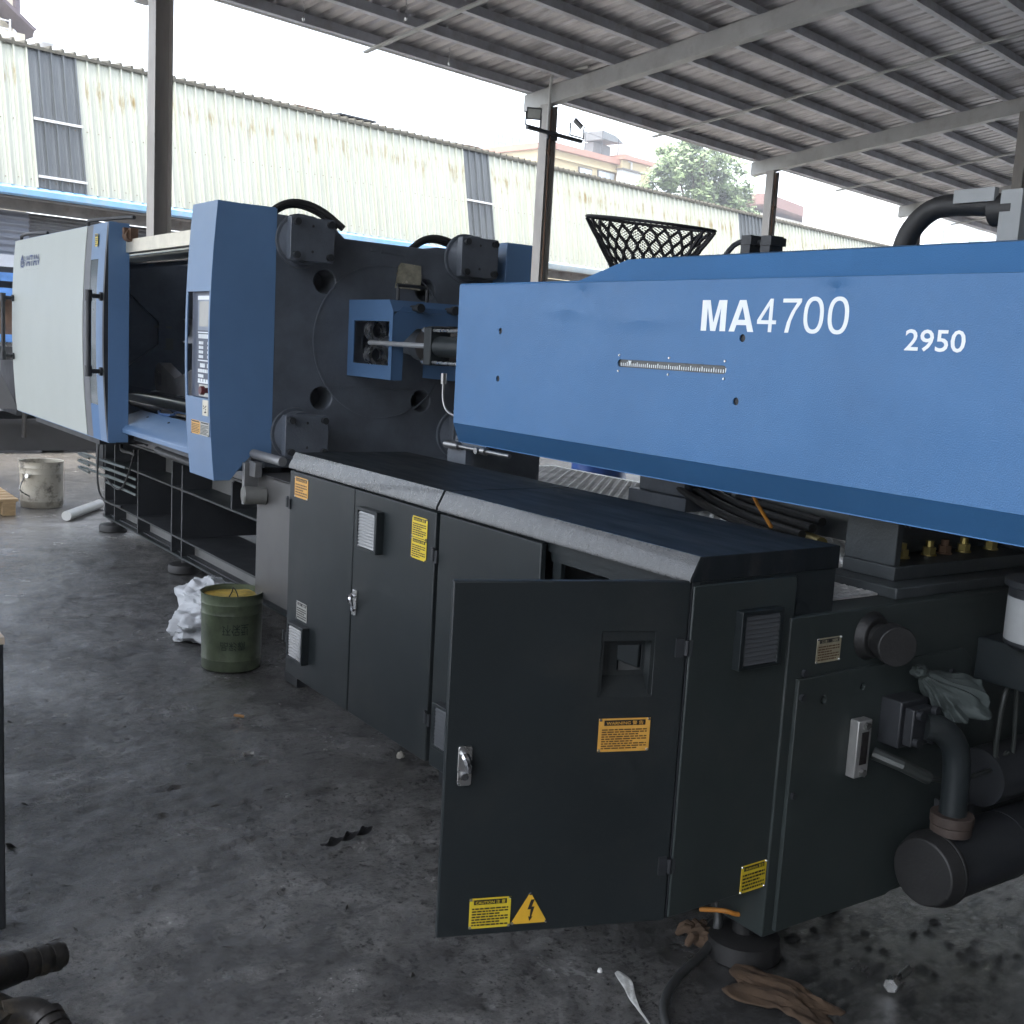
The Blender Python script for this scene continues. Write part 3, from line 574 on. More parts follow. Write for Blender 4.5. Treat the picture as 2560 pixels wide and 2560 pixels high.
mb = MB(); mb.prism([(9.262, 2.042), (9.155, 2.042), (9.15, 2.0), (9.205, 1.985), (9.265, 2.0)], lx, lx+.001, 'x', [[(9.245, 2.036), (9.172, 2.036), (9.17, 2.006), (9.245, 2.006)]]); mb.prism([(9.232, 2.034), (9.222, 2.034), (9.222, 2.008), (9.232, 2.008)], lx, lx+.001, 'x'); mb.prism([(9.20, 2.034), (9.188, 2.034), (9.188, 2.008), (9.20, 2.008)], lx, lx+.001, 'x')
mb.prism([(9.262, 1.996), (9.205, 1.975), (9.152, 1.996), (9.16, 1.975), (9.25, 1.975)], lx, lx+.001, 'x'); mb.prism([(9.24, 1.962), (9.17, 1.962), (9.205, 1.938)], lx, lx+.001, 'x'); MC.part('logo', mb, logo_ink, gate)
def cut_text(s, y0, y1, z0, h, m, bold, gap=None):
    t = text_mb(s, (lx-.0002, y0, z0), W, UP, width=abs(y1-y0), height=h, bold=bold)
    MC.part('lettering', t, m, gate)
cut_text('HAITIAN', 9.13, 8.655, 1.995, .078, logo_ink, .012); cut_text('PLASTICS MACHINERY', 9.15, 8.645, 1.944, .026, grey_ink, .02)
mb = MB(); mb.box(lx-.0016, lx-.0008, 8.64, 9.14, 2.031, 2.0365); MC.part('lettering_gap', mb, gatepaint, gate)
# gate rail and opening
mb = MB(); mb.prism([(2.0, 2.03), (2.06, 2.03), (2.06, 2.055), (2.03, 2.06), (2.03, 2.085), (2.05, 2.10), (2.0, 2.105)], 5.44, 9.3, 'y'); MC.part('gate_rail', mb, alu)
mb = MB(); mb.cyl((2.0, 6.90, 2.125), (2.0, 6.82, 2.125), .035, None, 16); mb.box(1.985, 2.03, 6.80, 6.93, 2.105, 2.165); mb.cyl((1.99, 6.86, 2.15), (1.96, 6.86, 2.15), .02, None, 12); MC.part('rail_roller', mb, rust)
mb = MB(); mb.prism([(2.14, .97), (3.38, .97), (3.38, 2.05), (2.14, 2.05)], 8.0, 8.25, 'y', [ngon(2.75, 1.59, .09, 20)]); mvp = MC.part('moving_platen', mb, cast, bevel=.01)
mb = MB(); mb.bar((2.22, 7.99, 1.95), (2.55, 7.99, 1.65), .05, .05, (0, 1, 0)); mb.bar((2.55, 7.99, 1.66), (2.55, 7.99, 1.46), .05, .05, (0, 1, 0)); mb.bar((2.55, 7.99, 1.47), (2.22, 7.99, 1.22), .05, .05, (0, 1, 0)); MC.part('cast_rib', mb, cast, mvp)
mb = MB(); mb.box(2.5, 2.62, 7.975, 7.985, 1.60, 1.615); mb.box(2.56, 2.63, 7.97, 7.99, 1.45, 1.53); MC.part('lubricator_block', mb, mat('dull_olive_metal', (.10, .10, .08), .5), mvp)
mb = MB(); mb.box(3.50, 3.52, 5.42, 9.5, .85, 2.15); MC.part('rear_guard', mb, blue_dark)
mb = MB(); mb.box(2.1, 3.5, 9.5, 9.75, .9, 2.1); MC.part('tail_platen', mb, cast, bevel=.01)
mb = MB(); mb.prism([(7.30, 1.28)]+[(7.62+.105*math.cos(a), 1.265+.105*math.sin(a)) for a in [PI*.5-PI*i/14*1.15 for i in range(15)]]+[(7.2, 1.02), (6.9, 1.0), (6.9, 1.37)], 2.42, 2.50, 'x', [ngon(7.615, 1.262, .047, 20)]); MC.part('safety_hook', mb, mat('worn_hook_iron', (.24, .24, .245), .4, .3, .2, 8), bevel=.008)
mb = MB(); mb.cyl((2.30, 6.83, 1.135), (2.30, 8.0, 1.135), .062, None, 24); mb.cyl((2.30, 7.3, 1.135), (2.30, 7.34, 1.135), .068, None, 24); MC.part('ejector_bar', mb, chrome)
mb = MB(); mb.box(2.22, 3.4, 5.42, 8.9, .86, .93); MC.part('bed_top', mb, cast)
mb = MB(); mb.prism([(1.985, .985), (2.0, 1.0), (2.20, 1.075), (2.20, 1.068), (2.005, .994), (1.99, .96), (1.985, .96)], 5.44, 7.28, 'y'); tr = MC.part('drip_tray', mb, blue_soft, bevel=.002)
for i, y in enumerate((5.72, 6.12, 6.55, 6.95)):
    mb = MB(); mb.dot((2.14, y, 1.052), .009, (-.35, 0, .93), .006); MC.part('bolt', mb, black, tr)
# loose tools lying in the opening are things of their own, see below
# right hand cover beyond the platen
mb = MB(); mb.box(3.41, 3.575, 5.0, 5.5, 1.0, 2.145); MC.part('far_side_cover', mb, blue_dark, bevel=.004)

# base frame of the clamp unit ------------------------------------
FX = 2.40
mb = MB(); mb.box(2.44, 3.2, 4.96, 8.88, .13, .150); mb.box(FX, 2.78, 4.96, 8.88, .250, .262); fr = MC.part('base_frame', mb, black)
mb = MB(); mb.box(FX, 2.54, 4.96, 8.88, .128, .142); mb.box(FX, 2.74, 4.96, 8.88, .572, .584); mb.box(FX, 2.78, 4.96, 8.88, .756, .768); mb.box(2.93, 3.1, 4.96, 8.88, .128, .142); mb.box(2.9, 3.1, 4.96, 8.88, .756, .768); MC.part('frame_flange', mb, dark, fr)
mb = MB(); mb.box(FX+.01, 2.75, 4.96, 8.86, .77, .862); MC.part('machined_rail', mb, mat('bare_grey_rail', (.10, .10, .10), .4, .4), fr)
mb = MB(); mb.box(2.49, 2.50, 4.96, 8.86, .142, .25); MC.part('frame_web', mb, mat('grey_web_paint', (.13, .13, .125), .35, .1), fr)
mb = MB(); mb.box(2.60, 2.61, 4.96, 8.86, .584, .756); MC.part('frame_web', mb, mat('grey_web_paint', (.13, .13, .125), .35, .1), fr)
for y, x1 in ((8.86, 2.75), (8.60, 2.75), (8.02, 2.75), (7.28, 2.75), (7.08, 3.0), (6.22, 2.62), (5.80, 2.62), (5.0, 3.0)):
    mb = MB(); mb.prism([(FX+.004, .584), (x1, .584), (x1, .756), (FX+.03, .756), (FX+.004, .735)], y-.011, y+.011, 'y')
    if y > 6.5 or y < 5.5: mb.box(FX+.004, x1, y-.011, y+.011, .262, .572); mb.box(FX+.004, 2.5, y-.011, y+.011, .142, .250)
    MC.part('frame_rib', mb, black, fr)
mb = MB(); mb.box(2.95, 2.97, 5.0, 8.86, .33, .46); mb.box(2.95, 2.97, 7.08, 8.0, .262, .756); mb.box(2.95, 2.97, 8.3, 8.86, .262, .756); MC.part('frame_web', mb, black, fr)
mb = MB(); mb.prism([(5.03, .75), (5.55, .75), (5.50, .68), (5.40, .55), (5.22, .42), (5.03, .35)], FX+.03, FX+.05, 'x', [[(5.06, .70), (5.36, .70), (5.30, .60), (5.16, .50), (5.06, .46)]]); MC.part('gusset', mb, black, fr)
mb = MB(); mb.box(FX, 2.6, 8.90, 9.10, .50, .96); mb.box(FX+.0, 2.5, 8.88, 9.3, .77, .86); MC.part('frame_end', mb, black, fr)
for y in (8.97, 7.29):
    mb = MB(); mb.lathe([(0, .058), (.075, .055), (.102, .048), (.108, .03), (.108, 0)], (2.50, y, 0), 28); mb.cyl((2.50, y, .05), (2.50, y, .13), .022, None, 12); mb.cyl((2.50, y, .085), (2.50, y, .105), .045, None, 6); mb.box(2.44, 2.56, y-.08, y+.08, .105, .128); MC.part('levelling_foot', mb, rubber)
for i, z in enumerate((.575, .52, .465)):
    mb = MB(); mb.tube([(2.40, 8.3, z), (2.36, 8.9, z), (2.36, 9.28, z), (2.34, 9.34, z), (2.31, 9.28, z), (2.31, 8.95, z)], .010, 8, 1); MC.part('water_pipe', mb, mat('greenish_pipe', (.10, .12, .115), .35, .3))
    mb = MB(); mb.tube([(2.38, 8.72, z-.05), (2.38, 8.2, z-.045), (2.39, 8.0, z-.05)], .010, 8); MC.part('water_pipe', mb, mat('greenish_pipe', (.10, .12, .115), .35, .3))
mb = MB(); mb.tube([(2.37, 8.9, .72), (2.35, 8.86, .6), (2.34, 8.84, .40), (2.36, 8.8, .28), (2.37, 8.55, .27), (2.37, 8.3, .29)], .008, 8, 2); mb.tube([(2.38, 8.02, .74), (2.36, 8.05, .60), (2.36, 8.25, .42), (2.37, 8.5, .40), (2.37, 8.7, .46)], .007, 8, 2); mb.tube([(2.38, 8.35, .74), (2.37, 8.3, .70), (2.38, 8.1, .71), (2.38, 8.0, .70)], .012, 8, 1); MC.part('loose_cable', mb, rubber)
mb = MB(); mb.tube([(2.38, 7.72, .80), (2.30, 7.74, .87), (2.15, 7.6, .89), (1.98, 7.42, .885)], .012, 8, 1); mb.box(2.0, 2.3, 7.5, 9.3, .83, .885); MC.part('gate_lower_track', mb, black)
mb = MB(); mb.tube([(2.06, 6.5, .90), (2.06, 6.42, .895), (2.06, 5.9, .89)], .022, 10); MC.part('drain_hose', mb, rubber)

# grey panel between base frame and cabinet
mb = MB(); mb.prism([(4.10, .345), (5.10, .345), (5.10, .935), (4.10, .935)], 2.10, 2.115, 'x'); mb.box(2.10, 2.29, 4.11, 5.09, .93, .938); sp_ = MC.part('side_panel', mb, mat('grey_side_panel', (.065, .064, .062), .42, 0, .1, 3, .2, 200))
mb = MB(); mb.cyl((2.10, 5.0, .84), (2.00, 5.02, .845), .042, None, 24); mb.cyl((2.0, 5.02, .845), (1.993, 5.021, .845), .044, .036, 24); MC.part('round_socket', mb, mat('pale_worn_socket', (.14, .14, .13), .5), sp_)
mb = MB(); mb.cyl((2.06, 5.06, 1.035), (2.06, 4.72, 1.035), .022, None, 16); mb.box(2.04, 2.075, 4.99, 5.06, .93, 1.0); mb.box(2.02, 2.09, 5.07, 5.098, .79, .99); MC.part('round_bar', mb, mat('worn_bare_bar', (.25, .25, .25), .4, .6), bevel=.002)

# cabinets ----------------------------------------------------------
CX = 2.05
# the cabinets are scaled about the camera, pivot rewritten as their base corner
MC.xf = Matrix.Translation((1.850, 1.870, .239)) @ Matrix.Scale(.9025, 4) @ Matrix.Translation((-2.05, -2.072, -.092))
def cabinet(y0, y1, open_front):
    b = MB(); b.box(CX+.03, 2.62, y1-.012, y1, .09, 1.022); b.box(CX+.03, 2.62, y0, y0+.012, .09, 1.022); b.box(2.60, 2.62, y0+.012, y1-.012, .09, 1.022); b.box(CX+.03, 2.60, y0+.012, y1-.012, .09, .102)
    b.box(CX+.03, CX+.06, y0+.012, y1-.012, .985, 1.022)
    c = MC.part('cabinet', b, dark)
    l = MB(); l.prism([(CX+.001, 1.022), (CX+.001, 1.034), (2.075, 1.089), (2.632, 1.089), (2.632, 1.022)], y0, y1, 'y'); MC.part('cabinet_lid', l, lidm, c, bevel=.002)
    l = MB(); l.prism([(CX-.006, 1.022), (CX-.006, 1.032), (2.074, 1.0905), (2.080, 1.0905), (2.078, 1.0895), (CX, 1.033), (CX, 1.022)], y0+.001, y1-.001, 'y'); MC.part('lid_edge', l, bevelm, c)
    return c
c1 = cabinet(3.352, 4.615, False); c2 = cabinet(2.07, 3.340, True)
def door(y0, y1, z0=.092, z1=1.012):
    d = MB(); d.box(CX, CX+.022, y0+.0025, y1-.0025, z0, z1); return MC.part('cabinet_door', d, dark, bevel=.004)
d1 = door(3.988, 4.612); d2 = door(3.356, 3.985); d3 = door(2.728, 3.335)
def latch(par, F):
    h = MB(F); h.prism(rrect(-.018, .018, -.052, .052, .006), 0, .007, 'z'); MC.part('latch_plate', h, steel, par, bevel=.001)
    h = MB(F); h.tube([(0, .028, .006), (-.002, .03, .024), (.004, .015, .027), (.010, -.012, .018)], [.008, .011, .011, .007], 8, 1); h.cyl((0, -.025, .006), (0, -.025, .016), .010, None, 12); MC.part('latch_lever', h, chrome, par)
def face_frame(y, z, x=CX):       # local u = reading direction (-Y), v = up, w = out of the face (-X)
    F = Matrix(((0, 0, -1), (-1, 0, 0), (0, 1, 0))).to_4x4(); F.translation = (x, y, z); return F
latch(d2, face_frame(3.948, .557))
for y, z, par in ((3.352, .862, d2), (3.352, .262, d2), (4.612, .868, d1), (4.612, .26, d1)):
    h = MB(); h.box(CX-.008, CX, y+.006, y+.022, z-.024, z+.024); h.cyl((CX-.009, y, z-.02), (CX-.009, y, z+.02), .006, None, 8); h.box(CX-.008, CX, y-.022, y-.006, z-.028, z+.016); MC.part('hinge', h, black, par)
slatm = mat('glossy_slat', (.07, .075, .08), .22, 0, .05, 5, 0, 1, .04, coat=.6)
def vent(F, w, h, n=11, dep=.034, m=dark):
    b = MB(F); b.prism(rrect(0, w, 0, h, .003, 1), 0, dep, 'z', [[(w*.10, h*.06), (w*.90, h*.06), (w*.90, h*.92), (w*.10, h*.92)]]); v = MC.part('vent_louvre', b, m, bevel=.002)
    b = MB(F); b.box(w*.09, w*.91, h*.05, h*.93, .0005, .003); MC.part('vent_back', b, black, v)
    for i in range(n):
        z = h*(.09+.84*i/n); b = MB(F); b.add([(w*.10, z, dep-.002), (w*.90, z, dep-.002), (w*.90, z+h*.062, dep-.007), (w*.10, z+h*.062, dep-.007), (w*.10, z-.0025, dep-.002), (w*.90, z-.0025, dep-.002)], [(0, 1, 2, 3), (4, 5, 1, 0)])
        MC.part('slat', b, slatm, v, fix=False)
ventm = mat('vent_grey_plastic', (.16, .165, .17), .35, 0, .08)
vent(face_frame(3.905, .79), .17, .165); vent(face_frame(4.53, .185), .165, .165); vent(face_frame(3.27, .185), .165, .165)
G = Matrix(((1, 0, 0), (0, 0, -1), (0, 1, 0))).to_4x4(); G.translation = (2.215, 2.07, .772); vent(G, .165, .165)
plate(MC, 'orange_plate', (CX-.001, 4.553, .902), W, UP, .135, .09, orange, 'CAUTION 注意', 5, inkm=inkbrown)
plate(MC, 'silver_plate', (CX-.001, 4.50, .366), W, UP, .107, .08, silver, '注 意', 5)
plate(MC, 'yellow_plate', (CX-.001, 3.52, .902), W, UP, .108, .076, yellow, 'WARNING 警告', 6); plate(MC, 'yellow_plate', (CX-.001, 3.52, .823), W, UP, .108, .076, yellow, 'CAUTION 注意', 6)
mb = MB(); mb.box(2.053, 2.45, 2.062, 2.0695, .095, 1.015); MC.part('end_panel', mb, lit_dark, c2, bevel=.003); mb = MB(); mb.box(CX+.003, CX+.0295, 2.0705, 2.11, .09, 1.022); MC.part('hinge_gap_fill', mb, black, c2)  # black strip put in to darken the hinge gap
plate(MC, 'yellow_plate', (2.326, 2.0615, .097), (1, 0, 0), UP, .103, .083, yellow, 'WARNING 警告', 5)

mb = MB(); mb.box(2.30, 2.32, 2.10, 3.30, .12, .96); ip = MC.part('mounting_plate', mb, mat('inner_plate_grey', (.05, .052, .052), .5))
for y0, y1, z0, z1 in ((2.62, 2.70, .60, .90), (2.42, 2.58, .68, .93), (2.2, 2.36, .60, .92), (2.2, 2.68, .30, .52)):
    mb = MB(); mb.box(2.20, 2.30, y0, y1, z0, z1); MC.part('drive_unit', mb, dark, ip, bevel=.004)
mb = MB(); mb.box(2.10, 2.115, 2.69, 2.73, .1, 1.0); mb.box(2.09, 2.1, 2.08, 2.73, .955, .985); MC.part('door_frame', mb, dark, c2)
# the open door
HD = Vector((2.047, 2.072, 0)); DU = Vector((.937, -.349, 0)).normalized(); DN = DU.cross(Vector((0, 0, 1)))
FD = Matrix((DU, Vector((0, 0, 1)), DN)).transposed().to_4x4(); FD.translation = HD
# local u runs from -0.625 (free edge) to 0 (hinge), v up, w toward the viewer
mb = MB(FD); mb.prism([(-.628, .085), (.001, .085), (.001, 1.026), (-.628, 1.026)], -.024, 0, 'z', [[(-.232, .722), (-.086, .722), (-.086, .892), (-.232, .892)]])
od = MC.part('cabinet_door', mb, dark, label='open dark grey cabinet door with a recessed window', bevel=.003)
mb = MB(FD); mb.box(-.232, -.086, .868, .892, -.045, -.004); mb.box(-.232, -.225, .722, .868, -.045, -.004); mb.box(-.096, -.086, .722, .868, -.045, -.004)
mb.add([(-.226, .722, -.002), (-.09, .722, -.002), (-.096, .765, -.045), (-.226, .765, -.045)], [(0, 1, 2, 3)])
mb.prism([(-.232, .765), (-.09, .765), (-.09, .870), (-.232, .870)], -.047, -.044, 'z', [[(-.172, .778), (-.104, .778), (-.104, .846), (-.172, .846)]]); MC.part('window_recess', mb, dark, od)
latch(od, FD @ Matrix.Translation((-.578, .55, 0)))
for z in (.85, .245):
    h = MB(FD); h.box(-.03, -.008, z-.025, z+.025, 0, .008); h.cyl((0, z-.02, .006), (0, z+.02, .006), .007, None, 8); h.box(.004, .018, z-.025, z+.02, -.004, .006); MC.part('hinge', h, black, od)
h = MB(FD); h.box(-.55, -.05, .1, .112, -.05, -.024); h.box(-.55, -.05, 1.0, 1.012, -.05, -.024); h.box(-.615, -.60, .1, 1.01, -.05, -.024); MC.part('door_return', h, dark, od)
dp = lambda u, v: HD+DU*u+Vector((0, 0, v))+DN*.001
plate(MC, 'warning_plate', dp(-.226, .572), DU, UP, .142, .09, orange, 'WARNING 警 告', 9, inkm=inkbrown)
plate(MC, 'caution_plate', dp(-.545, .105), DU, UP, .11, .083, yellow, 'CAUTION 注 意', 7)
FT = Matrix((DU, Vector((0, 0, 1)), DN)).transposed().to_4x4(); FT.translation = dp(-.433, .109)
mb = MB(FT); mb.prism([(0, 0), (.10, 0), (.05, .086)], 0, .0012, 'z'); tp = MC.part('hazard_triangle', mb, mat('amber_plate', (.62, .36, .03), .42))
mb = MB(FT); mb.prism([(.053, .066), (.062, .066), (.055, .046), (.063, .046), (.055, .018), (.059, .019), (.0505, .006), (.047, .020), (.051, .018), (.053, .039), (.044, .039)], .0012, .002, 'z'); MC.part('lightning_symbol', mb, ink, tp)
mb = MB(FT)
for x, y in ((.004, .003), (.096, .003), (.05, .083)): mb.cyl((x, y, .001), (x, y, .005), .0042, .003, 8)
MC.part('rivet', mb, steel, tp)

MC.xf = None
for y in (4.70, 3.3):
    mb = MB(); mb.box(2.12, 2.24, y-.07, y+.07, 0, .06); mb.cyl((2.3, y, .05), (2.3, y, .13), .03, None, 12); MC.part('levelling_foot', mb, black)
MC.xf = Matrix.Translation((-.012, -.018, 0))

# injection bed, tank and deck ---------------------------------------
mb = MB(); mb.box(2.206, 3.45, 1.872, 2.06, .10, .965); tank = MC.part('oil_tank', mb, lit_dark, bevel=.004)
mb = MB(); mb.box(2.30, 3.45, 2.085, 5.05, .12, .962); MC.part('injection_bed', mb, dark)
mb = MB(); mb.prism([(2.24, .115), (2.70, .105), (3.0, .22), (3.0, .77), (2.955, .808), (2.24, .803)], 1.858, 1.871, 'y', [ngon(2.343, .737, .011, 14), ngon(2.50, .752, .010, 14)]); tp_ = MC.part('tank_cover', mb, lit_dark, bevel=.002)
for x, z in ((2.255, .755), (2.90, .745), (2.256, .49), (2.254, .82)):
    mb = MB(); mb.cyl((x, 1.858, z), (x, 1.848, z), .010, None, 10); MC.part('bolt', mb, black, tp_)
plate(MC, 'silver_plate', (2.312, 1.8715, .834), (1, 0, 0), UP, .095, .066, mat('old_brass_plate', (.34, .31, .22), .45, .2, .3, 20), '注 意', 6, inkm=inkbrown)
mb = MB(); mb.cyl((2.525, 1.872, .888), (2.525, 1.845, .888), .068, .055, 32); mb.cyl((2.525, 1.845, .888), (2.515, 1.80, .888), .040, .038, 28); mb.cyl((2.515, 1.80, .888), (2.49, 1.755, .888), .0535, .0535, 32); MC.part('filler_cap', mb, rubber, bevel=.003)
mb = MB(); mb.box(2.462, 2.518, 1.828, 1.858, .508, .668); gg = MC.part('level_gauge', mb, mat('gauge_aluminium', (.30, .30, .29), .4, .5), bevel=.003)
mb = MB(); mb.box(2.478, 2.506, 1.826, 1.829, .545, .635); MC.part('gauge_glass', mb, mat('gauge_tube', (.02, .018, .018), .1), gg)
for z in (.522, .653): mb = MB(); mb.cyl((2.492, 1.829, z), (2.492, 1.818, z), .011, None, 6); MC.part('bolt', mb, steel, gg)
mb = MB(); mb.box(2.585, 2.705, 1.79, 1.858, .585, .715); mb.box(2.60, 2.69, 1.76, 1.79, .595, .70); fl = MC.part('pipe_flange', mb, black, bevel=.004)
for x, z in ((2.615, .61), (2.68, .61), (2.62, .685), (2.685, .69)): mb = MB(); mb.cyl((x, 1.76, z), (x, 1.745, z), .013, None, 12); MC.part('bolt', mb, black, fl)
mb = MB(); mb.tube([(2.655, 1.76, .648), (2.69, 1.735, .645), (2.735, 1.715, .60), (2.75, 1.71, .53), (2.752, 1.71, .40)], .037, 18, 2); MC.part('suction_pipe', mb, dark)
mb = MB(); mb.cyl((2.752, 1.71, .40), (2.752, 1.71, .372), .058, None, 24); mb.cyl((2.752, 1.71, .37), (2.752, 1.71, .345), .055, None, 24); MC.part('pipe_flange', mb, mat('dark_brown_iron', (.045, .032, .026), .7, .1, .4, 9), bevel=.002)
mb = MB(); mb.cyl((2.70, 1.72, .245), (3.6, 1.72, .245), .098, None, 40); ck = MC.part('oil_cooler', mb, black)
mb = MB(); mb.cyl((2.655, 1.72, .245), (2.70, 1.72, .245), .092, .106, 40); mb.cyl((2.70, 1.72, .245), (2.718, 1.72, .245), .106, None, 40); MC.part('cooler_end_cap', mb, rubber, ck, bevel=.004); mb = MB(); mb.cyl((3.02, 1.72, .245), (3.026, 1.72, .245), .1, None, 40); MC.part('cooler_band', mb, black, ck)
mb = MB(); mb.cyl((2.97, 1.78, .44), (3.7, 1.78, .44), .085, None, 32); mb.box(2.80, 2.87, 1.72, 1.8, .33, .40); MC.part('oil_cooler', mb, black)
mb = MB(); mb.tube([(2.565, 1.85, .557), (2.60, 1.78, .54), (2.68, 1.75, .50)], .018, 10); mb.tube([(2.68, 1.75, .50), (2.79, 1.75, .468), (2.92, 1.745, .47), (3.055, 1.74, .482), (3.075, 1.74, .50), (3.05, 1.74, .72)], .007, 8, 1); mb.tube([(3.02, 1.74, .735), (2.985, 1.74, .69), (2.975, 1.74, .52), (3.0, 1.74, .50), (3.045, 1.74, .515)], .008, 8, 1); MC.part('pilot_line', mb, mat('dark_green_line', (.035, .04, .038), .4, .2))
mb = MB(); mb.lathe([(0, .862), (.09, .862), (.105, .875), (.105, 1.03), (.118, 1.035), (.118, 1.052), (.10, 1.055), (.03, 1.075), (0, 1.078)], (2.965, 1.63, 0), 40); fh = MC.part('filter_housing', mb, black)
mb = MB(); mb.lathe([(.1057, .885), (.1057, 1.005)], (2.965, 1.63, 0), 40); lb = MC.part('filter_label', mb, mat('grey_label', (.30, .31, .31), .5), fh)
mb = MB(); mb.tube([(2.83, 1.585, 1.068), (2.95, 1.60, 1.075), (3.02, 1.6, 1.08)], .006, 8); mb.cyl((2.825, 1.583, 1.062), (2.84, 1.585, 1.070), .010, None, 8); MC.part('lid_lever', mb, steel, fh)
mb = MB()
for i in range(22):
    if i == 9: continue
    z = .892+i*.0052
    for k in range(26, 40):
        a0, a1 = 2*PI*k/40*1.0, 2*PI*(k+random.uniform(.5, 1))/40
        mb.quad(*[(2.965+.1060*math.cos(a), 1.63+.1060*math.sin(a), zz) for a, zz in ((a0, z), (a1, z), (a1, z+.002), (a0, z+.002))])
MC.part('small_print', mb, ink, fh)
mb = MB(); mb.box(2.92, 3.05, 1.62, 1.8, .74, .862); mb.cyl((2.9, 1.6, .85), (2.885, 1.59, .85), .016, None, 6); mb.box(2.95, 3.0, 1.60, 1.62, .77, .83); MC.part('valve_block', mb, dark, bevel=.004)
MC.xf = None
# pedestal of the injection unit
mb = MB(); mb.prism([(2.66, 1.888), (3.62, 1.888), (3.62, 2.17), (2.66, 2.17)], .965, .998, 'z'); pd = MC.part('injection_seat', mb, mat('seat_dark_iron', (.045, .052, .055), .5, .1, .2, 8, .5, 120), bevel=.004)
mb = MB(); mb.box(2.735, 3.45, 1.955, 2.14, .999, 1.04); mb.box(2.765, 3.43, 2.105, 2.14, 1.0405, 1.23); mb.box(2.737, 2.764, 1.96, 2.138, 1.0405, 1.23); mb.box(3.431, 3.448, 1.96, 2.138, 1.0405, 1.23); MC.part('seat_block', mb, mat('seat_dark_iron', (.045, .052, .055), .5, .1, .2, 8, .5, 120), pd, bevel=.003)
for i, x in enumerate((2.90, 3.035, 3.115, 3.215, 3.365)):
    m_ = brass if i != 2 else rust
    mb = MB(); mb.cyl((x, 2.055, 1.04), (x, 2.055, 1.045), .024, None, 16); mb.cyl((x, 2.055, 1.045), (x, 2.055, 1.066), .0205, None, 6); mb.cyl((x, 2.055, 1.066), (x, 2.055, 1.085), .0125, None, 10); MC.part('bolt', mb, m_, pd)
mb = MB()
for k in range(5): mb.tube([(2.83+k*.055, 2.104, 1.125-.002*k), (2.845+k*.055, 2.100, 1.140), (2.865+k*.055, 2.104, 1.120)], .005, 6)
MC.part('cast_mark', mb, cast, pd)
mb = MB()
for y0, y1 in ((4.3, 4.9),): mb.box(2.85, 3.0, y0, y1, .985, 1.03); MC.part('carriage_rail', mb, cast)
mb = MB(); mb.box(3.215, 3.45, 3.32, 3.68, .973, 1.03); mb.box(3.24, 3.45, 3.36, 3.64, 1.03, 1.10); mb.box(3.28, 3.40, 3.42, 3.58, 1.10, 1.22); MC.part('carriage_support', mb, cast, bevel=.004)
mb = MB(); mb.box(2.68, 2.76, 4.20, 4.26, .97, 1.20); mb.box(2.76, 3.12, 4.21, 4.24, .97, 1.20); mb.box(2.64, 2.70, 3.95, 4.2, 1.15, 1.19); br = MC.part('carriage_bracket', mb, cast, bevel=.003)
for y, x in ((4.34, 2.67), (4.1, 2.78)): mb = MB(); mb.cyl((x, y-.03, 1.03), (x, y+.03, 1.03), .022, None, 6); MC.part('bolt', mb, brass, br)
mb = MB(); mb.cyl((2.45, 3.95, 1.193), (2.45, 3.50, 1.191), .0085, None, 12); mb.cyl((2.45, 3.96, 1.193), (2.45, 3.86, 1.193), .017, None, 14); mb.cyl((2.45, 3.69, 1.192), (2.45, 3.66, 1.192), .016, None, 14); mb.cyl((2.43, 3.71, 1.190), (2.46, 3.71, 1.190), .013, None, 12); MC.part('limit_rod', mb, mat('dull_pipe_steel', (.28, .28, .28), .35, .9))
mb = MB(); mb.box(2.47, 2.50, 3.84, 3.98, 1.09, 1.19); mb.box(2.47, 2.6, 3.80, 4.0, 1.085, 1.095); MC.part('limit_bracket', mb, cast)
# chequered deck
mb = MB(); mb.box(2.25, 3.75, 1.95, 4.95, .966, .972); dk = MC.part('deck_plate', mb, tileplate)
bar_mb = MB()
for i in range(44):
    for j in range(98):
        x, y = 2.40+i*.030, 1.96+j*.030
        for k in range(4 if (i+j) % 2 == 0 else 3):
            o = -.010+k*.0066
            a = (x+.011, y+o+.011) if (i+j) % 2 == 0 else (x+o+.011, y+.011)
            dx, dy = (.010, .0016) if (i+j) % 2 == 0 else (.0016, .010)
            bar_mb.add([(a[0]-dx, a[1]-dy, .972), (a[0]+dx, a[1]-dy, .972), (a[0]+dx, a[1]+dy, .972), (a[0]-dx, a[1]+dy, .972), (a[0], a[1], .976)], [(0, 1, 4), (1, 2, 4), (2, 3, 4), (3, 0, 4)])
MC.part('raised_tread', bar_mb, tileplate, dk, kind='stuff', fix=False)
for k in range(4):
    mb = MB(); mb.tube([(3.35+k*.05, 3.75, 1.18), (3.28+k*.06, 3.5, 1.08+.01*k), (3.20+k*.06, 3.2, 1.02+.01*k), (3.08+k*.05, 2.85, .998+.02*k), (2.98+k*.05, 2.55, 1.0+.02*k)], .016, 10, 2); MC.part('hydraulic_hose', mb, rubber)
mb = MB(); mb.cyl((3.12, 2.62, 1.0), (3.05, 2.48, 1.0), .022, None, 12); MC.part('hose_fitting', mb, brass)
mb = MB(); mb.tube([(3.05, 2.86, 1.22), (3.02, 2.78, 1.12), (2.95, 2.62, 1.04)], .007, 8, 1); MC.part('orange_cable', mb, mat('orange_sheath', (.55, .22, .03), .5))
mb = MB(); mb.box(3.35, 3.37, 2.9, 3.2, .98, 1.2); mb.box(3.3, 3.32, 2.3, 2.9, .98, 1.2); MC.part('hose_shield', mb, mat('pale_grey_bracket', (.20, .21, .21), .5))
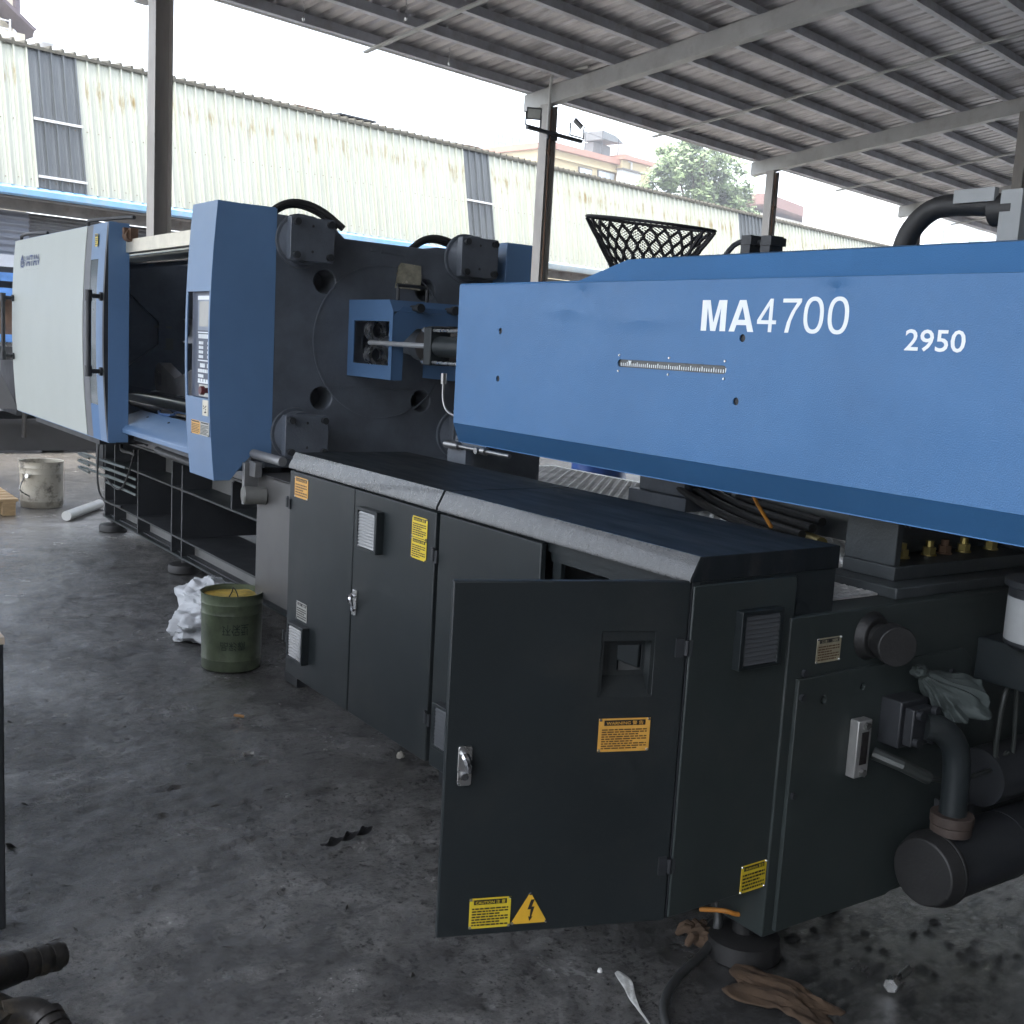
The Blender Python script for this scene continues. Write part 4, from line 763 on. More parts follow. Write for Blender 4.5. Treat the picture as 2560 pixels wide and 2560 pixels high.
# things on the hood
mb = MB(); mb.tube([(2.78, 2.08, 1.92), (2.78, 2.06, 1.99), (2.78, 2.0, 2.045), (2.78, 1.93, 2.055), (2.78, 1.74, 2.04)], .030, 14, 2); mb.cyl((2.78, 1.80, 2.03), (2.78, 1.73, 2.03), .042, None, 16); MC.part('breather_duct', mb, rubber)
mb = MB(); mb.box(2.74, 2.86, 1.70, 1.76, 1.94, 2.075); mb.box(2.74, 2.76, 1.78, 1.9, 2.05, 2.085); MC.part('duct_bracket', mb, mat('pale_grey_bracket', (.20, .21, .21), .5))
for y, t in ((2.63, 2.0), (2.545, 1.995)):
    mb = MB(); mb.box(2.72, 2.78, y-.02, y+.02, 1.93, t); mb.box(2.715, 2.785, y-.028, y+.012, t-.03, t-.005); mb.tube([(2.75, y+.02, t-.015), (2.75, y+.07, t-.018), (2.75, y+.11, t-.05), (2.75, y+.12, 1.93)], .009, 8, 1); MC.part('cable_connector', mb, black)
mb = MB(); mb.lathe([(0, .06), (.075, .058), (.10, .05), (.105, 0)], (2.24, 1.96, 0), 28); mb.cyl((2.24, 1.96, .05), (2.24, 1.96, .14), .03, None, 12); MC.part('levelling_foot', mb, rubber)
mb = MB(); mb.tube([(2.13, 2.02, .12), (2.15, 1.95, .145), (2.19, 1.94, .125), (2.24, 1.94, .122), (2.30, 1.94, .14), (2.335, 1.945, .165)], .0065, 8, 2); MC.part('loose_orange_cable', mb, mat('orange_sheath', (.55, .22, .03), .5))

# ------------------------------------------------------------------ canopy (yard frame: bx, d, z)
SL = 0.14                                    # roof rises toward the near side
def zr(d): return 4.97 + SL*(11-d)           # underside of the rafters
D0, D1, BX0, BX1 = 11.55, -9.0, -5.0, 31.0
CN = Thing('canopy', 'open steel canopy roofing the yard over the blue machine', 'canopy', (12.15, 11.0, 0), yard=True)
RAFT = [0.2, 6.2, 12.15, 18.2, 24.3, 30.4]
for bx in RAFT:
    mb = MB()
    def seg(d): return zr(d)
    mb.prism([(11.42, zr(11.42)), (11.42, zr(11.42)+.23), (D1, zr(D1)+.23), (D1, zr(D1))], bx-.075, bx+.075, 'x')
    CN.part('rafter', mb, canopy_m, bevel=.006)
post_me = {}
for bx, d in ((0.2, 11), (6.2, 11), (12.15, 11), (18.2, 11), (24.3, 11), (18.2, 6.68)):
    mb = MB(); mb.box(-.10, -.092, -.075, .075, 0, 1); mb.box(.092, .10, -.075, .075, 0, 1); mb.box(-.092, .092, -.005, .005, 0, 1)
    if 'p' not in post_me: post_me['p'] = mesh_from(mb, 'post', post_m)
    o = CN.share('post', post_me['p'], (bx, d, 0)); o.scale = (1, 1, zr(d)+.002)
for bx, d in ((12.15, 11), (18.2, 11)):
    mb = MB(); mb.tube([(bx-.06, d-.10, 4.9), (bx-.06, d-.10, .5)], .013, 8); mb.cyl((bx-.06, d-.1, 4.3), (bx-.06, d-.1, 4.36), .03, None, 8); CN.part('conduit', mb, rust)
ds = [11.30-.715*i for i in range(29)]
mb = MB(); mb.box(0, 1, -.03, .03, 0, .12); mb.box(0, 1, -.06, -.03, 0, .008); pur = mesh_from(mb, 'purlin', purlin_m)
for d in ds:
    o = CN.share('purlin', pur, (BX0, d, zr(d)+.231)); o.scale = (BX1-BX0, 1, 1)
mb = MB(); mb.box(0, 1, -.09, -.034, .02, .05); mb.box(0, 1, -.034, -.03, .02, .09)
o = CN.share('eave_beam', mesh_from(mb, 'eave_beam', canopy_m), (BX0, 11.55, zr(11.55)+.28)); o.scale = (BX1-BX0, 1, 1)
for bx in (3.2, 9.25, 15.25, 21.5, 27.3):
    mb = MB(); mb.prism([(11.5, zr(11.5)+.20), (11.5, zr(11.5)+.225), (D1, zr(D1)+.225), (D1, zr(D1)+.20)], bx-.03, bx+.03, 'x'); CN.part('tie_strip', mb, canopy_m)
# roof sheets, one metre each with five ribs running up the slope
prof_r = []
for k in range(5):
    x = k*.2; prof_r += [(x+.0, 0), (x+.125, 0), (x+.143, .038), (x+.178, .038), (x+.198+(.006 if k == 4 else 0), 0)]
mb = MB(); n_ = len(prof_r); LEN = D0-D1+.15
steps = 1
vs = []
for s_ in range(steps+1):
    d = -LEN*s_/steps
    vs += [(x, d, z-SL*d) for x, z in prof_r]
mb.add(vs, [(s_*n_+i, s_*n_+i+1, (s_+1)*n_+i+1, (s_+1)*n_+i) for s_ in range(steps) for i in range(n_-1)])
sheet = mesh_from(mb, 'roof_sheet', sheet_m, fix=False)
for i in range(int(BX1-BX0)):
    CN.share('roof_sheet', sheet, (BX0+i, D0+.1, zr(D0+.1)+.356))
for bx, d in ((7.75, 10.72), (9.95, 10.72), (8.6, 10.0)):
    mb = MB(); mb.cyl((bx, d, zr(d)+.23), (bx, d, zr(d)+.03), .006, None, 6); mb.cyl((bx, d, zr(d)+.03), (bx, d, zr(d)+.0), .018, .01, 8); CN.part('hanger_wire', mb, steel)

# floodlights on the middle post, with their pipe
def floodlight(bx, d, z, yaw, tilt, lab):
    R_ = Matrix.Rotation(yaw, 4, 'Z') @ Matrix.Rotation(tilt, 4, 'X'); L_ = Matrix.Translation((bx, d, z)) @ R_ @ Matrix.Scale(.66, 4)
    T = Thing('floodlight', lab, 'floodlight', (bx, d, z-.18), yard=True, group='floodlights on the canopy post')
    b = MB(L_); b.prism([(-.16, -.12), (.16, -.12), (.16, .12), (-.16, .12)], -.045, .0, 'y'); T.part('lamp_body', b, mat('floodlight_grey', (.12, .12, .12), .5), bevel=.01)
    b = MB(L_); b.box(-.13, .13, -.050, -.0455, -.09, .09); T.part('lamp_glass', b, mat('lamp_glass', (.62, .64, .60), .2))
    b = MB(); b.tube([(bx-.15, d, z), (bx-.15, d, z-.17), (bx+.15, d, z-.17), (bx+.15, d, z)], .012, 6); T.part('bracket', b, black)
floodlight(11.66, 10.83, 4.76, math.radians(-38), math.radians(16), 'square floodlight facing us on the middle canopy post')
floodlight(12.66, 10.90, 4.80, math.radians(48), math.radians(-48), 'tilted floodlight seen edge on, right of the canopy post')
mb = MB(); mb.box(11.6, 12.75, 10.86, 10.91, 4.555, 4.60); mb.box(12.05, 12.25, 10.90, 10.93, 4.50, 4.62); single('floodlight_bar', mb, black, 'dark bar across the canopy post carrying the floodlights', 'bracket', (12.15, 10.9, 4.5), yard=True)
mb = MB(); mb.tube([(12.02, 10.88, 4.6), (12.02, 10.88, 5.28), (12.04, 10.86, 5.36), (12.10, 10.75, 5.39), (12.12, 10.3, 5.40)], .022, 10, 1); single('pipe', mb, mat('white_conduit', (.55, .55, .52), .5), 'bent white conduit pipe above the floodlights', 'pipe', (12.02, 10.88, 4.6), yard=True)

# ------------------------------------------------------------------ warehouse across the yard
WH = Thing('warehouse', 'long warehouse clad in rust streaked cream corrugated metal', 'warehouse', (7.62, 17, 0), yard=True)
SHW = 0.748; KZ0, KZ1 = 3.55, 5.62; TD = math.tan(math.radians(10.5))
def rib_sheet(name, m, w=SHW, z0=KZ0, z1=KZ1, ribs=4):
    p = .187; pts = []
    for k in range(ribs):
        x = k*p; pts += [(x, 0), (x+.050, 0), (x+.056, -.006), (x+.066, -.006), (x+.072, 0), (x+.105, 0), (x+.111, -.006), (x+.121, -.006), (x+.127, 0), (x+.150, 0), (x+.156, -.042), (x+.174, -.042), (x+.186, 0)]
    pts.append((ribs*p, 0)); n = len(pts); b = MB()
    b.add([(x, 17+y+(z-KZ0)*TD, z) for z in (z0, z1) for x, y in pts], [(i, i+1, n+i+1, n+i) for i in range(n-1)])
    return mesh_from(b, name, m, Vector((0, 17, 0)), False)
sh_n, sh_o = rib_sheet('cladding_sheet', clad_m), rib_sheet('translucent_sheet', clad_old)
for i in range(-10, 88):
    bx = 7.62+SHW*i; old = i in (0, 12, 26, 27)
    bx = 7.625+SHW*i
    if i >= 12: pass
    o = link('translucent_sheet' if old else 'cladding_sheet', sh_o if old else sh_n, WH.o); o.location = (bx-7.62, 0, (random.random()-.5)*.012)
    if old:
        for z in (4.56, 3.72):
            b = MB(); b.box(bx, bx+SHW, 17+(z-KZ0)*TD-.06, 17+(z-KZ0)*TD-.035, z-.018, z+.018); WH.part('sheet_bar', b, clad_m, o) if False else WH.part('sheet_bar', b, mat('white_bar', (.68, .68, .66), .5))
# roof sheet ends along the top edge, wavy
b = MB(); n = 0; pts = []
for i in range(-40, 360):
    x = 7.62+i*.187; pts += [(x, 0), (x+.13, 0), (x+.145, .045), (x+.172, .045)]
m_ = len(pts); y0, z0 = 17+(KZ1-KZ0)*TD, KZ1
b.add([(x, y0-.06, z0+z+.01) for x, z in pts]+[(x, y0+6, z0+z+.45) for x, z in pts]+[(x, y0-.06, z0-.035) for x, z in pts],
      [(i, i+1, m_+i+1, m_+i) for i in range(m_-1)]+[(2*m_+i, 2*m_+i+1, i+1, i) for i in range(m_-1)])
WH.part('roof_sheet', b, mat('olive_brown_roof', (.085, .08, .06), .7, .1, .3, 3), fix=False)
b = MB()
for i in range(-30, 260):
    for z in (3.66, 4.50):
        if random.random() < .8: x = 7.62+.187*i+.092; b.dot((x, 17+(z-KZ0)*TD-.001, z+random.uniform(-.02, .02)), .009, (0, -1, 0), .008, 5)
WH.part('cladding_screw', b, rust, kind='stuff')
b = MB(); b.prism([(16.97, 3.40), (16.93, 3.42), (16.93, 3.50), (17.02, 3.56), (17.05, 3.54), (17.05, 3.40)], 0, 18.5, 'x'); WH.part('gutter', b, gutter_m)
b = MB(); b.prism([(16.95, 3.38), (16.93, 3.42), (16.93, 3.50), (17.02, 3.56), (17.05, 3.54), (17.05, 3.38)], 18.52, 72, 'x'); WH.part('gutter', b, mat('faded_grey_gutter', (.36, .42, .44), .6, 0, .2, 3, 0, 1, .1, stain=(.4, .38, .3), stain_amt=.6))
b = MB(); b.prism([(17.3, 3.40), (17.3, 3.22), (17.42, 3.22), (17.42, 3.40)], 0, 72, 'x'); b.box(0, 72, 17.05, 17.5, 3.38, 3.40); WH.part('fascia_board', b, mat('weathered_fascia', (.19, .18, .17), .7, 0, .35, 2, 0, 1, .1, stain=(.10, .06, .04), stain_amt=.6))
def corr(bx0, bx1, d, z0, z1, pitch, amp, m):
    b = MB(); n = int((z1-z0)/pitch*6); pts = [(d+amp*math.sin(2*PI*(i/6.0)), z0+(z1-z0)*i/n) for i in range(n+1)]
    b.add([(x, y, z) for x in (bx0, bx1) for y, z in pts], [(i, i+1, n+2+i, n+1+i) for i in range(n)]); WH.part('shutter_sheet', b, m)
corr(2, 7.70, 17.5, 2.55, 3.22, .10, .022, mat('pale_blue_grey_shutter', (.24, .26, .30), .5, .2, .1, 2)); corr(7.70, 13.5, 17.55, 2.2, 3.22, .055, .012, wallgrey)
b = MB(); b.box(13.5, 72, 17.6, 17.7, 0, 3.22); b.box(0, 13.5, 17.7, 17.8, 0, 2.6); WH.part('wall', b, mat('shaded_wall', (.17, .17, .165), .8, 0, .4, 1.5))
b = MB(); b.box(0, 9.2, 17.4, 17.6, 0, 2.56); WH.part('plaster_wall', b, plaster)
for bx in (14.2, 15.1, 15.9, 17.2, 18.6, 20.0):
    b = MB(); b.bar((bx, 17.45, 2.2), (bx+random.uniform(-.5, .5), 17.4, 3.3), .06, .05, (0, 1, 0)); WH.part('brace', b, rust)
for bx, w in ((9.7, .35), (10.15, .3), (10.6, .4)):
    b = MB(); b.box(bx, bx+w, 17.35, 17.5, 3.05, 3.18); WH.part('patch_board', b, mat('pale_rusty_patch', (.32, .26, .22), .8, 0, .3, 6))
b = MB(); b.bar((6.96+5.2, 16.8, 3.72), (12.5, 16.4, 4.0), .008, .008); 
# bits on its ridge
b = MB(); b.box(0, .9, 0, .5, .16, .19); b.box(.1, .14, .1, .14, 0, .16); b.box(.75, .79, .1, .14, 0, .16)
for bx, w, lab in ((13.85, 1.0, 'dark flat panel on short legs on the warehouse roof'),):
    bb = MB(Matrix.Translation((bx, 17.9, 5.66))); bb.add(b.v, b.f); single('roof_panel', bb, black, lab, 'panel', (bx, 17.9, 5.66), yard=True)
for bx, w in ((11.9, .5), (12.6, .6), (16.55, .35), (16.95, .4)):
    bb = MB(); bb.box(bx, bx+w, 17.6, 17.9, 5.62, 5.72+random.random()*.04); WH.part('ridge_plank', bb, rust)

# unseen wall added behind and right of the viewpoint to block light
NW = Thing('light_blocker_wall', 'unseen dark wall added to block light on the near side', 'wall', (10, -9.2, 0), yard=True)
b = MB(); b.box(-22, 40, -9.5, -9.2, 0, 9.5); b.box(14, 14.3, -9.2, 3.9, 0, 6.5); NW.part('wall', b, mat('dark_blocker', (.15, .147, .143), .85, 0, .3, 2))

# ------------------------------------------------------------------ far buildings
def wbox(mb, a, b_, d0, d1):      # a, b_: (bx, z) corners
    return mb.box(min(a[0], b_[0]), max(a[0], b_[0]), d0, d1, min(a[1], b_[1]), max(a[1], b_[1]))
cream = mat('cream_house_wall', (.46, .38, .22), .8, 0, .06, 1, 0, 1, .05); salmon = mat('salmon_trim', (.34, .18, .13), .7, 0, .1, 2, 0, 1, .05)
win_m = mat('dark_window', (.05, .055, .06), .15, 0, .1, 2, 0, 1, .02); frame_w = mat('dark_window_frame', (.08, .07, .06), .5)
YB = Thing('apartment_building', 'cream apartment block with salmon parapet and railed roof terrace', 'building', (72, 60, 0), yard=True)
b = MB(); b.box(66.5, 75.8, 60, 70, 0, 16.9); b.box(74.9, 78.9, 59.4, 70, 0, 17.3); YB.part('wall', b, cream)
b = MB(); b.box(66.2, 75.9, 59.6, 70, 16.9, 17.35); b.box(74.7, 79.3, 59.0, 70, 17.3, 17.65); YB.part('parapet', b, salmon)
b = MB(); b.box(66.4, 75.0, 59.75, 59.99, 16.25, 16.4); YB.part('ledge', b, cream)
for p0, p1 in (((1448, 416), (1480, 438)), ((1496, 424), (1536, 448))):
    (x0, _, zt), (x1, _, zb) = at_b(*p0, 59.9), at_b(*p1, 59.9)
    b = MB(); b.box(x0, x1, 59.9, 60.05, zb-.3, zt); w_ = YB.part('window', b, frame_w)
    for k in range(4):
        xx = x0+.08+(x1-x0-.16)*k/4; b = MB(); b.box(xx, xx+(x1-x0)/4-.08, 59.86, 59.89, zb-.2, zt-.08); YB.part('pane', b, mat('pale_pane', (.42, .46, .48), .2), w_)
b = MB(); q0_, q1_ = at_b(1552, 424, 59), at_b(1600, 430, 59); b.box(q0_[0], q1_[0], 58.9, 59.38, q0_[2]-2, q0_[2]); YB.part('balcony_screen', b, mat('white_screen', (.62, .64, .64), .6)); b = MB(); b.box(q0_[0]-.2, q1_[0]+.3, 58.6, 59.4, q0_[2], q0_[2]+.1); YB.part('awning', b, frame_w)
b = MB(); b.tube([(75.6, 59.5, 17.3), (76.0, 59.3, 17.2), (76.0, 59.3, 15.6)], .09, 8); YB.part('drain_pipe', b, mat('white_conduit', (.55, .55, .52), .5))
rail_mb = MB()
for z in (18.5, 19.4): rail_mb.tube([(66.4, 60, z), (69, 59.8, z+.35), (75.2, 59.8, z+.12 if z > 19 else z)], .022, 5)
for i in range(5): rail_mb.cyl((66.4+i*2.1, 59.85, 17.3), (66.4+i*2.1, 59.85, 19.55), .03, None, 5)
YB.part('terrace_railing', rail_mb, black)
b = MB(); b.prism([(72.8, 18.6), (75.6, 18.7), (74.4, 19.15), (72.8, 19.3)], 59.9, 62, 'y'); b.box(73, 75.2, 61, 62, 17.3, 18.5); YB.part('terrace_shed', b, mat('grey_shed', (.13, .14, .14), .6))
b = MB(); b.cyl((76.9, 62, 18.35), (78.7, 62, 18.35), .62, None, 16); single('water_tank', b, mat('steel_tank', (.34, .33, .30), .4, .4), 'round steel tank on the cream apartment roof', 'tank', (77.8, 62, 17.7), yard=True)
a0, a1, a2 = at_b(1231, 330, 110), at_b(1265, 325, 110), at_b(1322, 330, 110)
TW = Thing('tower_block', 'pale tiled tower block rising beyond the warehouse roof', 'building', (a1[0], 110, 0), yard=True)
b = MB(); b.box(a0[0], a2[0], 110, 122, 0, a1[2]); TW.part('wall', b, mat('pale_tile', (.36, .39, .42), .6, 0, .03, 1))
b = MB()
for k in range(16): b.box(a0[0], a2[0], 109.9, 109.97, a1[2]-.9*k-.9, a1[2]-.9*k-.83)
for k in range(10): b.box(a0[0]+.5+k*.68, a0[0]+.57+k*.68, 109.9, 109.97, a1[2]-14, a1[2])
TW.part('tile_joint', b, mat('tile_joint_grey', (.28, .31, .34), .7), kind='stuff')
BB = Thing('beige_house', 'beige house with dark eaves at the upper left corner', 'house', (15, 40, 0), yard=True)
b = MB(); b.box(9, 17.1, 40, 46, 0, 14); BB.part('wall', b, mat('beige_wall', (.52, .48, .38), .8))
b = MB(); b.box(17.101, 17.26, 39.8, 46, 11.78, 14); BB.part('corner_board', b, mat('dark_purple_eaves', (.09, .07, .08), .7)); b = MB(); b.prism([(15.4, 12.42), (17.5, 11.0), (17.5, 11.12), (15.4, 12.56)], 38.9, 39.99, 'y'); BB.part('eaves', b, mat('dark_purple_eaves', (.09, .07, .08), .7))
b = MB(); b.box(12, 17.15, 39.2, 39.98, 0, 11.0); BB.part('lower_wall', b, mat('beige_wall', (.52, .48, .38), .8))
t0 = at_b(110, 95, 30)
b = MB(); b.lathe([(0, .62), (.3, .6), (.55, .4), (.62, .15), (.55, -.25), (.3, -.5), (0, -.5)], (t0[0], 30, t0[2]-.05), 20); b.v = [Vector((t0[0], 30, t0[2]-.05)).lerp(v, .42) for v in b.v]; single('roof_vent', b, mat('pale_vent', (.50, .52, .54), .4, .3), 'round pale ventilator on the roof by the left corner', 'ventilator', (t0[0], 30, t0[2]-.65), yard=True)
b = MB()
for dx in (0, .28): b.cyl((t0[0]-1.15+dx, 30, t0[2]-.9), (t0[0]-1.15+dx, 30, t0[2]+.25), .025, None, 5)
for k in range(5): b.cyl((t0[0]-1.15, 30, t0[2]-.6+k*.2), (t0[0]-.87, 30, t0[2]-.6+k*.2), .02, None, 5)
single('roof_ladder', b, mat('pale_vent', (.50, .52, .54), .4, .3), 'thin grey roof ladder left of the round ventilator', 'ladder', (t0[0]-1, 30, t0[2]-.9), yard=True)
RH = Thing('red_roof_house', 'low house with red roof behind the right end of the warehouse', 'house', (105, 60, 0), yard=True)
b = MB(); b.box(98, 108.3, 60, 68, 0, 15.9); RH.part('wall', b, mat('pale_house_wall', (.58, .55, .48), .8)); b = MB(); b.prism([(97, 16.6), (109.8, 16.0), (109.8, 16.25), (108, 17.0), (97, 17.6)], 59, 69, 'y'); RH.part('roof', b, mat('red_brown_roof', (.20, .11, .09), .8))
for px, lab in ((2017, 'left of two slim antenna masts by the red roofed house'), (2041, 'right of two slim antenna masts, with thicker panels on top')):
    p_ = at_b(px, 535, 75); q_ = at_b(px, 478 if px < 2030 else 470, 75); T = Thing('antenna_mast', lab, 'antenna', (p_[0], 75, p_[2]-4), yard=True, group='antenna masts')
    b = MB(); b.cyl((p_[0], 75, p_[2]-4), (p_[0], 75, q_[2]), .08, .06, 6); T.part('pole', b, mat('mast_grey', (.25, .26, .27), .6))
    for k in (-.35, .0, .35): b = MB(); b.box(p_[0]+k-.12, p_[0]+k+.12, 74.9, 75.1, q_[2]-(1.4 if px < 2030 else 2.2), q_[2]+.2); T.part('antenna_panel', b, mat('mast_grey', (.25, .26, .27), .6))
FB = Thing('white_building', 'white building with green windows beyond the far end of the canopy', 'building', (75, 30, 0), yard=True)
e0, e1 = at_b(2330, 560, 36), at_b(2560, 510, 36)
b = MB(); b.box(e0[0]-1, e1[0]+30, 36, 46, 0, e0[2]+3.0); FB.part('wall', b, mat('bright_white_wall', (.72, .74, .74), .8))
for i in range(12):
    for j in range(3):
        b = MB(); b.box(e0[0]+2+i*5.0, e0[0]+4.6+i*5.0, 35.9, 35.98, e0[2]-3.4+j*2.0, e0[2]-2.2+j*2.0); FB.part('window', b, mat('green_pane', (.30, .42, .38), .3))

# tree ---------------------------------------------------------------
def leaf_mat():
    m = mat('leaf_green', (.16, .22, .10), .55, 0, .4, .8, 0, 1, .1); return m
TR = Thing('broadleaf_tree', 'tall leafy green tree behind the warehouse roof', 'tree', (66.8, 45, 0), yard=True)
b = MB(); b.tube([(67, 46, 0), (66.8, 46, 6), (67.1, 46, 11), (66.9, 46, 15)], [.5, .4, .3, .12], 8, 1)
rt = random.Random(5)
blobs = []
for cx, cz, r in ((63.8, 14.3, 1.6), (66.6, 15.2, 2.3), (69.2, 14.6, 2.3), (71.6, 13.6, 2.0), (66.0, 12.6, 2.0), (69.4, 12.4, 2.2), (61.9, 13.6, 1.0), (65.2, 16.2, 1.0), (72.6, 12.2, 1.4), (61.2, 12.9, .7), (67.6, 11.0, 2.0), (71.0, 11.0, 1.9), (63.0, 12.6, .9)):
    b.tube([(67, 46, 9.5), ((67+cx)/2, 46, (9.5+cz)/2-.3), (cx, 46, cz)], [.2, .1, .04], 5, 1); blobs.append((cx, 46+rt.uniform(-1, 1), cz, r))
TR.part('trunk', b, mat('bark', (.10, .08, .06), .9, 0, .3, 6, .5, 20))
b = MB()
for cx, cy, cz, r in blobs:
    for sub in range(int(10*r*r)):
        u = Vector((rt.gauss(0, 1), rt.gauss(0, 1), rt.gauss(0, 1))).normalized()*r*(rt.random()**.4); c = Vector((cx, cy, cz))+Vector((u.x, u.y, u.z*.75)); rs = rt.uniform(.28, .55)
        for k in range(40):
            v = Vector((rt.gauss(0, 1), rt.gauss(0, 1), rt.gauss(0, .8)))*rs*.55; p = c+v; a = Vector((rt.gauss(0, 1), rt.gauss(0, 1), rt.gauss(0, 1))).normalized(); e = a.orthogonal().normalized(); s_ = rt.uniform(.13, .27)
            b.add([p-a*s_, p+e*s_*.5, p+a*s_, p-e*s_*.5], [(0, 1, 2, 3)])
TR.part('crown', b, leaf_mat(), fix=False)

# ------------------------------------------------------------------ second machine behind
M2 = Thing('injection_molding_machine', 'second grey machine standing behind the gate at the far left', 'machine', (2.7, 14.5, 0), group=None)
g2 = mat('second_machine_grey', (.075, .08, .088), .45, 0, .1, 2); g2d = mat('second_machine_dark', (.03, .032, .036), .5)
b = MB(); b.box(0.2, 6.5, 14.6, 15.8, .03, .42); b.box(0.2, 6.5, 14.5, 15.9, .36, .42); M2.part('base_frame', b, g2d)
b = MB(); b.add([(0, 14.45, .55), (2.9, 14.45, .55), (2.65, 14.45, 1.12), (0, 14.45, 1.12), (0, 14.9, .55), (2.9, 14.9, .55), (2.65, 14.9, 1.12), (0, 14.9, 1.12)], [(0,1,2,3),(4,7,6,5),(0,4,5,1),(1,5,6,2),(2,6,7,3),(3,7,4,0)]); M2.part('side_panel', b, g2)
b = MB(); b.box(2.92, 6.4, 14.62, 15.6, .45, 1.3); M2.part('cabinet', b, g2d, bevel=.01)
b = MB(); b.box(0, 6.4, 14.55, 15.5, 1.12, 1.28); M2.part('bed', b, g2d)
for i, (z0, z1, m_) in enumerate(((1.28, 1.33, steel), (1.33, 1.42, mat('blue_tarp', (.10, .25, .60), .5, 0, .3, 4)), (1.85, 1.97, mat('blue_tarp', (.10, .25, .60), .5, 0, .3, 4)), (2.05, 2.15, mat('blue_tarp', (.10, .25, .60), .5, 0, .3, 4)))):
    b = MB(); b.box(.3, 3.2, 14.7, 14.9, z0, z1); M2.part('blue_cover', b, m_)
b = MB(); b.box(.3, 3.2, 14.8, 15.3, 1.42, 1.85); M2.part('screw_housing', b, rust); b = MB(); b.box(.3, 3.2, 14.75, 15.3, 1.97, 2.05); b.box(.3, 3.2, 14.75, 15.3, 2.15, 2.22); b.box(1.5, 1.62, 14.66, 14.76, .5, 2.2); M2.part('top_frame', b, black)
b = MB(); b.tube([(2.9, 14.4, 1.2), (2.95, 14.4, 1.0), (2.98, 14.45, .6), (2.98, 14.5, .2)], .03, 8, 1); M2.part('hose', b, rubber)
for x in (1.2, 3.4, 5.6):
    b = MB(); b.lathe([(0, .12), (.05, .12), (.06, .05), (.13, .04), (.13, 0)], (x, 14.9, 0), 16); M2.part('levelling_foot', b, rubber)
b = MB()
for i in range(5): b.box(2.95+.02, 3.5, 14.6, 14.62, .5+.15*i, .515+.15*i)
M2.part('panel_joint', b, black)

# ------------------------------------------------------------------ loose things on the floor
def pail(name, lab, cat, x, y, r, h, m, inner, level, dents, m_rim=None):
    T = Thing(name, lab, cat, (x, y, 0))
    pr = [(0, .004), (r*.93, .0), (r*.945, .006), (r*.955, h*.12), (r*.97, h*.14), (r*.955, h*.16), (r*.975, h*.72), (r*.99, h*.74), (r*.975, h*.76), (r*.985, h*.85), (r, h*.87), (r*.985, h*.89), (r, h*.985), (r*1.02, h), (r, h), (r*.965, h*.99), (r*.93, .012), (0, .012)]
    b = MB(); b.lathe(pr, (x, y, 0), 48)
    for v in b.v:
        a = math.atan2(v.y-y, v.x-x); rr = math.hypot(v.x-x, v.y-y)
        if rr > r*.8:
            k = 1-dents*max(0, noise.noise(Vector((math.cos(a)*1.3, math.sin(a)*1.3, v.z*6+x))))
            v.x, v.y = x+(v.x-x)*k, y+(v.y-y)*k
    T.part('body', b, m)
    if level:
        b = MB(); n = 32; vs = [(x, y, level)]
        for ring in (1, 2, 3, 4):
            for k in range(n):
                a = 2*PI*k/n; q = r*.95*ring/4; vs.append((x+q*math.cos(a), y+q*math.sin(a), level+.012*noise.noise(Vector((math.cos(a)*ring, math.sin(a)*ring, 3)))))
        fs = [(0, 1+k, 1+(k+1) % n) for k in range(n)]+[(1+(g_*n)+k, 1+(g_+1)*n+k, 1+(g_+1)*n+(k+1) % n, 1+g_*n+(k+1) % n) for g_ in range(3) for k in range(n)]
        b.add(vs, fs); T.part('contents', b, inner, fix=False)
    return T
gp = pail('bucket', 'dented green paint bucket with yellow residue beside the grey cabinet', 'bucket', 1.985, 5.10, .148, .37, mat('grimy_green_tin', (.10, .125, .075), .42, .1, .4, 5, .2, 30, .15, stain=(.02, .022, .016), stain_amt=.6, sscale=7), mat('yellow_residue', (.50, .36, .08), .35, 0, .5, 9, .6, 20, .1, stain=(.05, .035, .01), stain_amt=.8, sscale=7), .346, .03)
tm = text_mb('环保型', (0, 0, 0), (1, 0, 0), UP, width=.125, height=.055); tm2 = text_mb('品彩霸', (0, 0, 0), (1, 0, 0), UP, width=.115, height=.042)
for tmx, ang, zz in ((tm, -2.05, .235), (tm2, -2.10, .150)):
    for v in tmx.v:
        a = ang-(-(v.x-.06)/.146)*1; v_ = Vector((1.985+.1468*math.cos(a+.22), 5.10+.1468*math.sin(a+.22), zz-v.z)); v.x, v.y, v.z = v_
    gp.part('lettering', tmx, mat('dark_green_print', (.008, .02, .012), .5), fix=False)
b = MB(); b.tube([(1.96, 5.08, .34), (1.975, 5.07, .375), (1.97, 5.065, .395), (1.98, 5.04, .382), (1.985, 5.02, .345)], .003, 6, 1); gp.part('stirring_wire', b, black)
wpail = pail('bucket', 'battered white bucket splashed with black oil on the bright floor', 'bucket', 2.27, 10.35, .185, .40, mat('dirty_white_tin', (.42, .39, .32), .45, .1, .15, 6, .2, 30, .1, stain=(.03, .025, .02), stain_amt=.95, sscale=9), mat('black_oil', (.01, .01, .01), .2), .10, .05)
b = MB(); b.tube([(2.10, 10.22, .27), (2.06, 10.16, .22), (2.04, 10.13, .17), (2.12, 10.13, .12)], .006, 6, 1); b.cyl((2.135, 10.21, .28), (2.11, 10.19, .285), .018, None, 8); wpail.part('bail_handle', b, steel)
b = MB(); b.cyl((2.27, 9.49, .042), (2.69, 10.08, .042), .040, None, 24); single('steel_roller', b, mat('pale_roller', (.48, .48, .46), .4, .4, .1, 10), 'pale metal roller lying near the white bucket', 'roller', (2.27, 9.49, 0))
